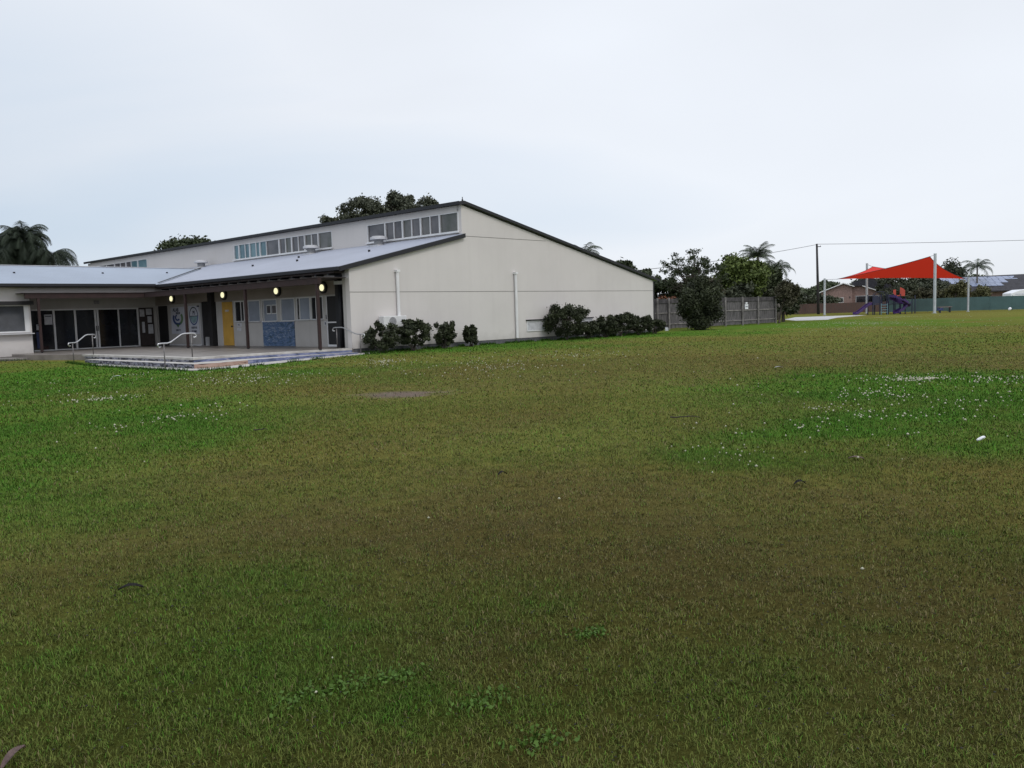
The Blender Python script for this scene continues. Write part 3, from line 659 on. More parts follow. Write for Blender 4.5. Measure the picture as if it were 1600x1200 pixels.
# end wall fittings: white duct pipes, low louvre window
MB().tube([(2.6, -.10, 1.55), (2.6, -.10, 3.60)], .075, 12).box(2.50, 2.70, -.2, 0, 3.58, 3.68).build('wall_duct', MT['white'], hall)
MB().tube([(10.5, -.10, .25), (10.5, -.10, 3.60)], .075, 12).box(10.40, 10.60, -.2, 0, 3.58, 3.68).build('wall_duct', MT['white'], hall)
for (a0, a1) in ((11.35, 12.95), (15.4, 17.05)):
    lw = part('low_window', 'white', [(a0, a1, -.04, -.001, .55, .60), (a0, a1, -.04, -.001, 1.06, 1.10), (a0, a0+.05, -.04, -.001, .60, 1.06), (a1-.05, a1, -.04, -.001, .60, 1.06)])
    part('pane', 'paper', [(a0+.052, a1-.052, -.02, -.002, .602, 1.058)], lw)
part('window_hood', 'dark_trim', [(11.3, 17.1, -.10, -.002, 1.13, 1.18)])

# ------------------------------------------------------------------ terrace, steps, paths
def sheet(name, pts, z0, z1, m, kind='structure'):
    o = MB().prism([W(a, b, z1) for a, b in pts], (0, 0, z0-z1)).build(name, MT[m]); return tag(o, kind=kind)
sheet('terrace', [(-7.1, 11.4), (-7.1, .3), (-4.6, .55), (-1.9, .30), (-.02, -.02), (.78, .31), (.78, 20.78), (-7.04, 20.78), (-7.04, 17.6), (-8.2, 17.6), (-8.2, 14.4)], -.3, .25, 'concrete')
sheet('terrace_edging', [(-7.13, 11.2), (-7.13, .27), (-4.6, .52), (-1.9, .27), (-.05, -.05), (-.05, .22), (-1.9, .62), (-4.6, .90), (-6.75, .72), (-6.75, 11.2)], .17, .254, 'concrete_lt')
def riser(name, pts, z0, z1, m, th=.02):
    mb = MB(); P = [Vector(W(a, b, z0)) for a, b in pts]
    for p, q in zip(P, P[1:]):
        d = (q-p).normalized(); n = Vector((-d.y, d.x, 0))*th
        mb.prism([p, q, q+n, p+n], (0, 0, z1-z0))
    return mb.build(name, MT[m])
# middle tread
sheet('step_tread', [(-7.7, 9.3), (-7.7, -.95), (-6.9, -1.1), (-4.6, -.42), (-1.9, -.25), (-.03, -.42), (-.03, -.06), (-1.9, .26), (-4.6, .51), (-7.14, .26), (-7.14, 9.3)], -.3, .075, 'concrete_lt')
tag(riser('step_riser', [(-7.14, 10.9), (-7.14, .25)], .077, .168, 'riser_dark'), kind='structure')
tag(riser('step_riser', [(-7.14, .25), (-4.6, .50), (-1.9, .25), (-.06, -.06)], .077, .168, 'riser_blue'), kind='structure')
tag(riser('step_riser', [(-7.72, 9.3), (-7.72, -.96)], -.15, .073, 'riser_dark'), kind='structure')
tag(riser('step_riser', [(-7.71, -.975), (-6.9, -1.12), (-5.4, -.675)], -.15, .073, 'riser_salmon'), kind='structure')
tag(riser('step_riser', [(-5.4, -.675), (-4.6, -.44), (-1.9, -.27), (-.03, -.44)], -.15, .073, 'riser_blue'), kind='structure')
AP = [((-8.3, 9.7), (-7.65, 9.7), -.085), ((-8.3, -1.2), (-7.65, -.9), -.085), ((-8.0, -2.0), (-7.55, -.95), -.085), ((-6.6, -2.05), (-6.85, -1.1), -.085), ((-4.6, -1.55), (-4.6, -.4), -.06), ((-1.9, -1.1), (-1.9, -.2), -.02), ((-.1, -.95), (-.1, -.03), .02), ((1.0, -.95), (1.0, -.03), .03)]
mb = MB()
for (p, q, z), (p2, q2, z2) in zip(AP, AP[1:]):
    v = [Vector(W(*p, z)), Vector(W(*q, z)), Vector(W(*q2, z2)), Vector(W(*p2, z2))]
    mb.prism(v, (0, 0, -.3))
tag(mb.build('step_apron', MT['concrete_lt']), kind='structure')
sheet('path', [(-8.21, 17.95), (-8.21, 15.2), (-22, 15.2), (-22, 17.98), (-8.3, 17.98)], -.3, .10, 'path')
o = MB().prism([(26.5, 78.6, .02), (29.6, 79.0, .02), (34, 88, .02), (41, 97.5, .02), (40, 99.5, .02), (33, 98, .02), (27.8, 86, .02)], (0, 0, -.2)).build('concrete_pad', MT['pad']); tag(o, kind='structure')

# ------------------------------------------------------------------ handrails
def handrail(p0, p1, label, curl=(1, 1)):
    """p0 lower foot, p1 upper foot (building frame)"""
    P0, P1 = Vector(W(*p0)), Vector(W(*p1)); d = Vector((P1.x-P0.x, P1.y-P0.y, 0)); L = d.length; d.normalize()
    t = empty('handrail', P0); tag(t, label, 'handrail', 'steel handrails at the terrace steps')
    z0, z1 = .92, P1.z-P0.z+.92
    q = lambda s, z: d*s + Vector((0, 0, z))
    pts = [q(-.12, z0-.13), q(-.2, z0-.14), q(-.26, z0-.08), q(-.24, z0-.01), q(-.12, z0), q(.15, z0), q(.3, z0+.03), q(L-.45, z1-.03), q(L-.3, z1), q(L+.05, z1), q(L+.18, z1-.02), q(L+.24, z1-.09), q(L+.2, z1-.16), q(L+.1, z1-.15)]
    MB().tube(pts, .026, 8).build('rail', MT['pink'], t, smooth=True)
    MB().tube([q(0, -.02), q(0, z0-.02)], .024, 8).build('post', MT['raildark'], t, smooth=True)
    MB().tube([q(L, P1.z-P0.z-.02), q(L, z1-.02)], .024, 8).build('post', MT['raildark'], t, smooth=True)
    return t
handrail((-8.05, 9.68, -.08), (-6.96, 10.3, .25), 'steel handrail at the far left of the terrace steps in front of the glass doors')
handrail((-8.01, .72, -.08), (-6.80, .98, .25), 'steel handrail with curled ends at the near corner of the steps')
handrail((-.0, -.6, -.06), (-.25, .75, .25), 'steel handrail by the end wall corner beside the shrubs')

# ------------------------------------------------------------------ wall lamps, signs, notices
def in_hall(o, a, b, z): o.location = W(a, b, z); o.rotation_euler = (0, 0, RZ); return o
lamp0 = None
for i, (b, lab) in enumerate(((18.38, 'lit round wall lamp above the heart emblem sign'), (12.3, 'lit round wall lamp above the yellow door'), (6.96, 'lit round wall lamp above the veranda windows'), (3.02, 'lit round wall lamp partly behind the end veranda post'))):
    if lamp0 is None:
        t = lamp0 = empty('wall_lamp')
        MB().disc((-.10, 0, 0), (1, 0, 0), .27, .10, 28).build('casing', MT['blackopen'], t)
        MB().disc((-.17, 0, 0), (1, 0, 0), .15, .055, 28).build('diffuser', MT['lamp'], t, .012)
        MB().disc((-.115, 0, 0), (1, 0, 0), .20, .013, 28).build('rim', MT['raildark'], t)
    else: t = copy_tree(lamp0)
    in_hall(t, FA-.03, b, 3.0); tag(t, lab, 'wall lamp', 'lit wall lamps along the veranda')
def text(s, size, m, parent, loc, name='lettering', th=.004):
    cu = bpy.data.curves.new('txt', 'FONT'); cu.body = s; cu.size = size; cu.extrude = th; cu.align_x = 'CENTER'; cu.offset = size*.012
    tmp = bpy.data.objects.new('tmp', cu); COL.objects.link(tmp)
    me = bpy.data.meshes.new_from_object(tmp.evaluated_get(bpy.context.evaluated_depsgraph_get()))
    bpy.data.objects.remove(tmp); o = link(name, me, None, parent); me.materials.clear(); me.materials.append(MT[m])
    # stands in the b-z plane and reads from the a = -inf side
    o.rotation_euler = (R(90), 0, R(-90)); o.location = loc
    return o
def ringpts(r0, r1, a0, a1, n=24, sy=1.0):
    A = [R(a0+(a1-a0)*k/n) for k in range(n+1)]
    return [(r1*math.cos(a), r1*math.sin(a)*sy) for a in A] + [(r0*math.cos(a), r0*math.sin(a)*sy) for a in reversed(A)]
def arc(parent, m, r0, r1, a0, a1, x, name, sy=1.0, cy=0, cz=0):
    # seen from -a the picture's right is -b
    MB().prism([(x, -(p[0])+cy, p[1]+cz) for p in ringpts(r0, r1, a0, a1, 24, sy)], (.006, 0, 0)).build(name, MT[m], parent)
s1 = empty('wall_sign'); in_hall(s1, FA, 17.95, 1.72)
tag(s1, 'pale wall sign with a blue and green heart shaped swirl under dark lettering', 'sign')
MB().box(-.03, -.001, -.88, .88, -.78, .78).build('panel', MT['panel'], s1)
arc(s1, 'blue', .44, .66, 150, 300, -.038, 'emblem_blue_band', .62, 0, .12)
arc(s1, 'green_s', .44, .66, 300, 400, -.038, 'emblem_green_band', .62, 0, .12)
arc(s1, 'blue', .16, .32, 100, 330, -.038, 'emblem_wave', .6, 0.05, .16)
MB().prism([(-.038, .30, -.22), (-.038, -.22, -.22), (-.038, .02, -.42)], (.006, 0, 0)).build('emblem_point', MT['green_s'], s1)
text('ALAB', .30, 'ink', s1, (-.04, .22, .52)); text('NELM', .20, 'ink', s1, (-.04, -.05, .36)); text('SURF TO', .15, 'ink', s1, (-.04, 0, -.62))
s2 = empty('wall_sign'); in_hall(s2, FA, 15.98, 1.72)
tag(s2, 'pale wall sign with a tall ringed roundel, half hidden by a veranda post', 'sign')
MB().box(-.03, -.001, -.58, .62, -.80, .80).build('panel', MT['panel'], s2)
arc(s2, 'ink', .46, .52, 0, 180, -.038, 'ring_upper', 1.0, 0, .22); arc(s2, 'blue', .44, .52, 180, 360, -.038, 'ring_lower', 1.0, 0, .22)
MB().prism([(-.036, -(p[0]), p[1]+.22) for p in [(.42*math.cos(R(180+180*k/16)), .40*math.sin(R(180+180*k/16))) for k in range(17)]], (.004, 0, 0)).build('lower_field', MT['teal_s'], s2)
MB().box(-.038, -.030, -.5, .5, .20, .235).build('cross_bar', MT['ink'], s2)
text('P5', .30, 'ink', s2, (-.04, -.05, .30)); text('NORTHS', .17, 'ink', s2, (-.04, 0, -.50)); text('ST PARK', .15, 'ink', s2, (-.04, 0, -.70))
s = empty('name_plate'); in_hall(s, FA, 15.42, 2.48); tag(s, 'tiny black plate high beside the dark doorway', 'plate')
MB().box(-.03, -.001, -.14, .14, -.04, .04).build('plate', MT['ink'], s)
# framed pictures on the blind of the window, accessible toilet notices
s = empty('window_poster'); in_hall(s, FA, 7.75, 2.1); tag(s, 'pair of small framed dark posters on the window blind', 'poster')
MB().box(-.012, .015, .03, .42, -.22, .24).box(-.012, .015, -.50, -.06, -.22, .24).build('frames', MT['white'], s)
MB().box(-.018, -.013, .07, .38, -.18, .2).box(-.018, -.013, -.46, -.10, -.18, .2).build('prints', MT['glass_warm'], s)
s = empty('door_notice'); in_hall(s, FA, 11.0, 1.26); tag(s, 'white pictogram notices on the wall right of the yellow door', 'notice')
MB().box(-.012, -.001, -.26, .22, .02, .22).box(-.012, -.001, -.2, .2, -.20, -.04).build('sheets', MT['paper'], s)
text('WC', .13, 'ink', s, (-.014, 0, .07), th=.002); 
s = empty('door_notice'); in_hall(s, FA, 3.09, 1.25); tag(s, 'small white pictogram notice beside the screen door', 'notice')
MB().box(-.012, -.001, -.09, .10, .0, .20).build('sheet', MT['paper'], s); MB().box(-.015, -.013, -.04, .04, .04, .15).build('pictogram', MT['ink'], s)
s = empty('mosaic_panel'); in_hall(s, FA, 7.15, .88); tag(s, 'blue mosaic panel of wavy fish shapes set under the veranda windows', 'mosaic')
MB().box(-.035, -.001, -1.45, 1.45, -.61, .60).build('tiles', MT['mosaic'], s)
mb = MB()
for r_ in range(5):
    for c_ in range(8):
        b_ = -1.2+c_*.32+random.uniform(-.1, .1)+(.16 if r_ % 2 else 0); z_ = .46-r_*.16+random.uniform(-.04, .04); l_ = random.uniform(.12, .22)
        if b_ > 1.2: continue
        mb.prism([(-.040, b_, z_), (-.040, b_+l_*.5, z_+.045), (-.040, b_+l_, z_+.055), (-.040, b_+l_*.5, z_+.015)], (.004, 0, 0))
mb.build('fish_shapes', mat('pale_tile', (.28, .32, .38), .4, .3, 4), s)
# posters by the glass doors + notice board
s = empty('notice_board'); s.location = W(.16, WB, 1.4); s.rotation_euler = (0, 0, RZ); tag(s, 'dark notice board with pinned papers in the corner by the glass doors', 'notice board')
MB().box(-.44, .42, -.04, -.001, -1.12, 1.14).build('board', MT['soffit'], s)
for (x0, x1, z0, z1) in ((-.40, -.12, .62, 1.05), (-.02, .32, .72, 1.08), (-.30, -.14, -.35, .30), (.05, .30, .25, .62), (.06, .36, -.42, .14)):
    MB().box(x0, x1, -.05, -.041, z0, z1).build('paper', MT['paper'], s)
for (x0, x1, z0, z1, lab, m) in ((-5.52, -5.12, 1.70, 2.26, 'white printed poster on the left glass panel', 'paper'), (-5.98, -5.78, .40, 1.30, 'dark blue board standing behind the maroon post', 'bluebin'), (-5.95, -5.70, 1.42, 1.72, 'small striped sticker above the blue board', 'paper')):
    s = empty('door_poster'); s.location = W((x0+x1)/2, WB, z0); s.rotation_euler = (0, 0, RZ); tag(s, lab, 'poster')
    w2 = (x1-x0)/2; MB().box(-w2, w2, -.035, -.005, 0, z1-z0).build('sheet', MT[m], s)
    if m == 'paper': MB().box(-w2+.04, w2-.04, -.038, -.0355, (z1-z0)*.78, (z1-z0)*.88).build('print', MT['ink'], s)
# air conditioner on the end wall
ac = empty('air_conditioner'); in_hall(ac, 2.15, -.02, 1.1); tag(ac, 'white outdoor air conditioning unit bracketed to the end wall behind the shrubs', 'air conditioner')
MB().box(-.70, .62, -.42, -.05, 0, .50).build('casing', MT['ac'], ac, .02)
MB().disc((-.2, -.425, .25), (0, -1, 0), .20, .01, 24).build('fan_grille', MT['grille'], ac)
MB().box(-.6, -.55, -.42, -.0, -.06, -.002).box(.45, .5, -.42, -.0, -.06, -.002).build('bracket', MT['greywhite'], ac)

# ------------------------------------------------------------------ vegetation
def leaves(centres, radii, n, size, seed, flat=.0, aspect=1.7):
    """leaf quads spread through a set of clumps; returns V,F,rnd"""
    g = np.random.default_rng(seed); C = np.array(centres, float); Rr = np.array(radii, float)
    wgt = (Rr.prod(1))**(2/3.); wgt /= wgt.sum(); k = g.choice(len(C), n, p=wgt)
    d = g.normal(size=(n, 3)); d /= np.linalg.norm(d, axis=1)[:, None]
    r = np.where(g.random(n) < .55, g.random(n)**.5, np.clip(np.abs(g.normal(0, .6, n)), 0, 1.35))
    P = C[k] + d*Rr[k]*r[:, None]
    nrm = g.normal(size=(n, 3)) + d*.6 + np.array([0, 0, .5]); nrm /= np.linalg.norm(nrm, axis=1)[:, None]
    u = np.cross(nrm, g.normal(size=(n, 3))); u /= np.linalg.norm(u, axis=1)[:, None]; v = np.cross(nrm, u)
    s = size*(.6+.8*g.random(n)); u = u*(s*aspect/2)[:, None]; v = v*(s/2)[:, None]
    V = np.stack([P-u, P+v*.9-u*.1, P+u, P-v*.9-u*.1], 1).reshape(-1, 3)
    F = (np.arange(n)*4)[:, None] + np.arange(4)[None]
    cl = g.random(len(C))[k]
    rn = np.clip(.55*g.random(n) + .45*cl, 0, 1)
    return V, F, np.repeat(rn, 4)
def clumps(c, rad, n, rel, seed, low=-.5, inner=.35):
    g = np.random.default_rng(seed); cs, rs = [], []
    for i in range(n):
        d = g.normal(size=3); d /= np.linalg.norm(d)
        if d[2] < low: d[2] = -d[2]*.4
        rr = (inner + (1-inner)*g.random())**.6 * (1-rel*.6)
        s = rel*(.6+.7*g.random())
        cs.append(np.array(c)+d*np.array(rad)*rr); rs.append(np.array(rad)*s*np.array([1, 1, .8+.3*g.random()]))
    return cs, rs
def limbs(mb, base, top_c, cs, r0, seed, nl=7):
    g = random.Random(seed); b = Vector(base); t = Vector(top_c)
    mid = b.lerp(t, .5)+Vector((g.uniform(-.1, .1), g.uniform(-.1, .1), 0))*(t-b).length*.5
    mb.tube([b-Vector((0, 0, .1)), b+Vector((0, 0, .02)), mid, t], [r0*1.35, r0*1.1, r0*.75, r0*.35], 8)
    for c in g.sample(list(cs), min(nl, len(cs))):
        c = Vector(c); st = mid.lerp(t, g.uniform(-.4, .7)); m = st.lerp(c, .5)+Vector((0, 0, (c-st).length*.12))
        mb.tube([st, m, c], [r0*.42, r0*.25, r0*.07], 5)
def tree(name, x, y, z0, h, cz, rad, m, label, cat='tree', n=9000, size=.2, nc=22, rel=.36, r0=.18, seed=1, low=-.5, group=None, nl=7, dx=0, bark='bark', aspect=1.7):
    t = empty(name, (x, y, z0)); tag(t, label, cat, group)
    c = (dx, 0, cz); cs, rs = clumps(c, rad, nc, rel, seed, low)
    V, F, rn = leaves(cs, rs, n, size, seed+100, aspect=aspect)
    V[:, 2] = np.maximum(V[:, 2], .02)
    npmesh('crown', V, F, MT[m], t, {'rnd': rn})
    mb = MB(); limbs(mb, (0, 0, 0), (dx*.7, 0, cz), cs, r0, seed, nl); mb.build('trunk', MT[bark], t, smooth=True)
    return t
def palm(x, y, h, L, label, lw=.0075, nf=16, seed=1, m='lf_palm', r0=.16, droop=1.0, group=None, lean=(0, 0), dens=22, el=(5, 75)):
    g = np.random.default_rng(seed); t = empty('palm_tree', (x, y, 0)); tag(t, label, 'palm', group)
    top = np.array([lean[0], lean[1], h])
    MB().tube([(0, 0, -.1), (lean[0]*.3, lean[1]*.3, h*.4), (lean[0]*.7, lean[1]*.7, h*.8), tuple(top)], [r0*1.4, r0, r0*.9, r0*.8], 10).build('trunk', MT['palmbark'], t, smooth=True)
    Vs, Fs, Rs = [], [], []; o_ = 0
    for i in range(nf):
        az = 2*math.pi*(i*.382+g.random()*.12); e = R(el[0] + (el[1]-el[0])*((i+.5)/nf)); l = L*(.8+.35*g.random())
        p = top.copy(); pts = [p.copy()]; ang = e; st = 14
        for k in range(st):
            p = p + (l/st)*np.array([math.cos(az)*math.cos(ang), math.sin(az)*math.cos(ang), math.sin(ang)])
            ang -= droop*R(150)/st*(.4+1.1*k/st); ang = max(ang, R(-88)); pts.append(p.copy())
        pts = np.array(pts); side = np.array([-math.sin(az), math.cos(az), 0]); rn = g.random()
        for k in range(st):        # midrib
            q0, q1 = pts[k], pts[k+1]; wv = side*.03*(1-k/st)+side*.006
            Vs += [q0-wv, q1-wv, q1+wv, q0+wv]; Fs.append([o_, o_+1, o_+2, o_+3]); Rs += [rn]*4; o_ += 4
        nn = dens*2
        for k in range(nn):
            f_ = .12+.88*k/nn; kk = f_*st; i0 = min(int(kk), st-1); fr = kk-i0; b = pts[i0]*(1-fr)+pts[i0+1]*fr
            dr = pts[i0+1]-pts[i0]; dr /= np.linalg.norm(dr); ll = L*.27*math.sin(math.pi*min(1, f_*.85+.12))**.7*(.8+.4*g.random())
            for sgn in (-1, 1):
                d = side*sgn*.8 + dr*.55 + np.array([0, 0, -.35-.5*g.random()*droop]); d /= np.linalg.norm(d)
                e_ = b+d*ll; wv = dr*lw*L
                Vs += [b-wv, b+wv, e_+wv*.25, e_-wv*.25]; Fs.append([o_, o_+1, o_+2, o_+3]); r2 = np.clip(rn*.6+.4*g.random(), 0, 1); Rs += [r2]*4; o_ += 4
    npmesh('fronds', np.array(Vs), np.array(Fs), MT[m], t, {'rnd': np.array(Rs)})
    return t

# shrubs in front of the end wall
SHR = [(.95, -.85, .80, 1.38, 'first dark clipped shrub by the handrail, hiding the air conditioner foot', 21, .72),
       (2.6, -.95, .88, 1.45, 'widest dark shrub under the white air conditioning unit', 22, .95),
       (4.6, -.95, .60, 1.32, 'third dark shrub along the end wall, standing clear of its neighbours', 23, .7),
       (6.4, -.80, .42, 1.18, 'smallest dark shrub, round on a bare forked stem', 24, .55),
       (15.35, -.9, .85, 1.00, 'low shrub just right of the tall feathery bush', 26, .7),
       (17.1, -.9, .95, 1.22, 'dark hedge shrub left of the highest one in the row', 27, .8),
       (18.7, -.9, 1.0, 1.40, 'highest dark hedge shrub in the row by the end wall', 28, .8),
       (20.4, -.95, .95, 1.22, 'dark hedge shrub second from the wall corner', 29, .8),
       (21.9, -1.0, .85, .92, 'lowest hedge shrub at the right corner of the end wall', 30, .7)]
for (a, b, r, h, lab, sd_, rb) in SHR:
    x, y, _ = W(a, b)
    t = empty('shrub', (x, y, 0)); tag(t, lab, 'shrub', 'shrubs along the end wall')
    cz = h*.53; cs, rs = clumps((0, 0, cz), (r*1.0, rb, h*.50), 46, .20, sd_, low=-.9, inner=.35)
    V, F, rn = leaves(cs, rs, 5600, .074, sd_+50, aspect=2.1); V[:, 2] = np.clip(V[:, 2], .03, None)
    npmesh('foliage', V, F, MT['lf_shrub'], t, {'rnd': rn})
    mb = MB(); g = random.Random(sd_)
    for k in range(7):
        c = Vector(cs[g.randrange(len(cs))]); s0 = Vector((g.uniform(-.12, .12), g.uniform(-.1, .1), -.05))
        mb.tube([s0, s0.lerp(c, .5)+Vector((0, 0, .06)), c], [.028, .02, .008], 5)
    mb.build('stems', MT['bark'], t)
x, y, _ = W(13.5, -1.0)
tree('tall_bush', x, y, 0, 2.1, 1.1, (1.35, 1.1, 1.08), 'lf_shrub', 'tall feathery bush with loose twigs in front of the low window', 'bush', n=12500, size=.07, nc=60, rel=.20, r0=.04, seed=41, low=-.97, nl=34)

# grey paling fence beyond the hall
def pal_fence(p0, p1, h, ts, name, label, mp_, mr_, cat='fence', band=True, pw=.1):
    P0, P1 = Vector((*p0, 0)), Vector((*p1, 0)); L = (P1-P0).length; d = (P1-P0)/L; rz = math.atan2(d.y, d.x)
    t = empty(name, P0, rz); tag(t, label, cat)
    mb = MB(); g = random.Random(5); u = 0
    while u < L:
        hh = h*(1+g.uniform(-.012, .012)); mb.box(u+.004, u+pw-.004, .0, .018+g.uniform(0, .006), .06+g.uniform(0, .04), hh-.05); u += pw
    mb.build('palings', MT[mp_], t)
    if mr_:
        MB().box(0, L, -.05, -.002, h*.16, h*.16+.09).box(0, L, -.05, -.002, h*.52, h*.52+.09).build('rails', MT[mr_], t)
        if band: MB().box(0, L, -.055, -.012, h*.86, h).build('top_board', MT['fencetop'], t)
        for q in ts:
            MB().box(L*q-.06, L*q+.06, -.17, -.057, -.1, h+.05).build('post', MT[mr_], t, .008)
    return t
pal_fence((10.2, 60.3), (22.4, 71.3), 2.22, (.02, .10, .245, .39, .535, .68, .82, .985), 'paling_fence', 'weathered grey paling fence with rails and posts running back from the hall', 'greyfence', 'greyrail')
pal_fence((34.5, 121.5), (53.5, 119.5), 1.55, (), 'paling_fence', 'brown timber paling fence in front of the brick house', 'brownfence', None, pw=.16)
# sign on the grey fence
fd = Vector((12.2, 11.0, 0)).normalized(); frz = math.atan2(fd.y, fd.x)
s = empty('fence_sign', (10.2+12.2*.72, 60.3+11.0*.72, 1.30), frz); tag(s, 'small white notice screwed to the grey paling fence', 'sign')
MB().box(-.24, .24, -.075, -.057, -.02, .36).box(-.14, .14, -.075, -.057, .40, .52).build('plate', MT['whitelit'], s)
t_ = text('OPEN', .16, 'ink', s, (0, -.078, .12)); t_.rotation_euler = (R(90), 0, 0)
s = empty('garden_tap', (10.75, 58.2, 0)); tag(s, 'small white tap stand in the grass at the end of the grey fence', 'tap')
MB().box(-.10, .10, -.1, .1, -.02, .22).build('housing', MT['whitelit'], s, .02); MB().tube([(0, 0, .22), (0, 0, .34), (0, -.1, .34)], .02, 8).build('spout', MT['raildark'], s)

# trees and bushes (x, y from where each stands)
tree('bush', 12.9, 57.6, 0, 3.6, 1.8, (1.75, 1.3, 1.95), 'lf_shrub', 'large dense dark bush spilling over in front of the grey fence', 'bush', n=30000, size=.10, nc=64, rel=.28, r0=.08, seed=51, low=-.97)
tree('tree', 15.0, 69.5, 0, 6.2, 4.0, (3.3, 2.0, 2.6), 'lf_dark', 'thin leafed tree with bare twigs showing against the sky, behind the grey fence', 'tree', n=7000, size=.09, nc=130, rel=.105, r0=.11, seed=52, nl=80)
tree('tree', 16.2, 74, 0, 4.5, 2.9, (3.0, 2, 1.7), 'lf_olive', 'olive leafed bushy tree rising just over the grey fence', 'tree', n=11000, size=.17, nc=26, rel=.34, r0=.16, seed=53, low=-.9)
tree('tree', 20.9, 76, 0, 6.0, 4.0, (2.9, 2.1, 2.3), 'lf_mango', 'dense tree with yellow green leaf clusters beneath the palm crown', 'tree', n=15000, size=.19, nc=34, rel=.30, r0=.2, seed=54, low=-.9)
tree('tree', 24.0, 79, 0, 5.6, 3.5, (1.45, 1.6, 2.0), 'lf_dark', 'dark narrow tree right of the yellow green tree', 'tree', n=9000, size=.18, nc=22, rel=.34, r0=.16, seed=55, low=-.9)
tree('tree', 12.9, 73, 0, 4.2, 2.9, (2.6, 1.6, 1.35), 'lf_dark', 'dark tree filling the gap between the hall and the thin tree', 'tree', n=8000, size=.18, nc=24, rel=.34, r0=.16, seed=56, low=-.9)
for i, (px, h, cz, rx, rz_, sd_, lab) in enumerate(((11.6, 6.6, 5.1, 1.6, 1.5, 57, 'rounded dark tree crown showing just over the hall roof slope'), (13.6, 5.4, 4.1, 1.5, 1.3, 58, 'small lumpy tree crown lower down the hall roof slope'),)):
    tree('tree', px, 85, 0, h, cz, (rx, 1.5, rz_), 'lf_dark', lab, 'tree', n=5000, size=.2, nc=18, rel=.34, r0=.15, seed=sd_, low=-.9)
tree('leaning_tree', 22.55, 71.0, 0, 3.6, 2.35, (1.15, 1.0, 1.25), 'lf_olive', 'small leaning tree at the free end of the grey fence', 'tree', n=5200, size=.12, nc=30, rel=.28, r0=.09, seed=59, low=-.9, dx=.75)
# flowers over the fence
V, F, rn = leaves([(0, 0, 0), (.35, 0, .12), (.7, .1, 0), (1.0, 0, .05)], [(.25, .2, .16)]*4, 110, .06, 77)
t = tag(npmesh('flowering_plant', V + np.array([11.1, 62.6, 2.28]), F, MT['orangeflower'], None, {'rnd': rn}), 'orange brown flower heads showing over the grey fence beside the hall', 'plant')
# eucalypts and round tree behind the roof
tree('gum_tree', -19.9, 96, 0, 13, 12.0, (1.25, 1.2, 1.0), 'lf_gum', 'tiny rounded gum top left of the tall gums above the roof', 'tree', n=2600, size=.2, nc=14, rel=.34, r0=.2, seed=61)
tree('gum_tree', -15.9, 96, 0, 15.3, 13.1, (3.25, 2.2, 2.4), 'lf_gum', 'widest gum tree crown above the roof, left of the others', 'tree', n=7500, size=.20, nc=26, rel=.28, r0=.3, seed=62, low=-.6)
tree('gum_tree', -12.2, 97, 0, 15.8, 13.3, (2.1, 1.8, 2.45), 'lf_gum', 'tallest pointed gum tree crown above the roof', 'tree', n=5400, size=.20, nc=22, rel=.28, r0=.28, seed=63, low=-.6)
tree('gum_tree', -9.6, 95, 0, 14.6, 12.7, (2.7, 1.8, 2.1), 'lf_gum', 'rightmost gum tree crown, dipping behind the roof peak', 'tree', n=5400, size=.20, nc=22, rel=.28, r0=.28, seed=64, low=-.6)
tree('tree', -39.4, 105, 0, 12.3, 10.0, (5.0, 3, 2.35), 'lf_dark', 'round topped dark tree behind the far end of the high roof', 'tree', n=9000, size=.26, nc=26, rel=.34, r0=.35, seed=65)
palm(-42.4, 75, 9.1, 2.9, 'bushy drooping palm behind the left wing roof', nf=80, seed=71, lw=.0065, m='lf_palmdk', r0=.25, droop=1.0, dens=34, el=(-60, 82))
palm(-46.6, 77, 8.7, 3.1, 'half seen palm at the left edge behind the wing roof', nf=60, seed=72, lw=.0065, m='lf_palmdk', r0=.25, droop=1.0, dens=30, el=(-25, 70))
palm(-40.0, 75, 7.7, 2.9, 'lower palm with arching frond tips nearest the high roof', nf=44, seed=73, lw=.0065, m='lf_palmdk', r0=.2, droop=1.15, dens=24, el=(-20, 55))
palm(-43.9, 73, 7.8, 3.0, 'short palm tucked under the taller palms', nf=50, seed=74, lw=.0065, m='lf_palmdk', r0=.2, droop=1.2, dens=20, el=(-20, 60))
tree('tree', -46.2, 80, 0, 9.0, 6.2, (4.0, 2.5, 3.0), 'lf_palmdk', 'dark leafy mass behind the palms at the left edge', 'tree', n=14000, size=.24, nc=30, rel=.34, r0=.2, seed=79, low=-.9)
palm(8.4, 95, 7.7, 2.7, 'palm crown peeping over the right slope of the hall roof', nf=16, seed=75, droop=.8)
palm(24.6, 84, 6.2, 2.2, 'palm crown rising over the yellow green tree', nf=24, seed=76, droop=.7, el=(15, 82), m='lf_palm')
palm(26.9, 85, 5.1, 2.0, 'lower palm crown drooping to the right of the tree group', nf=18, seed=77, droop=1.0, m='lf_palm')
palm(74.9, 136, 6.4, 2.9, 'tall slender palm standing behind the solar roof', nf=17, seed=78, droop=.95, r0=.14)
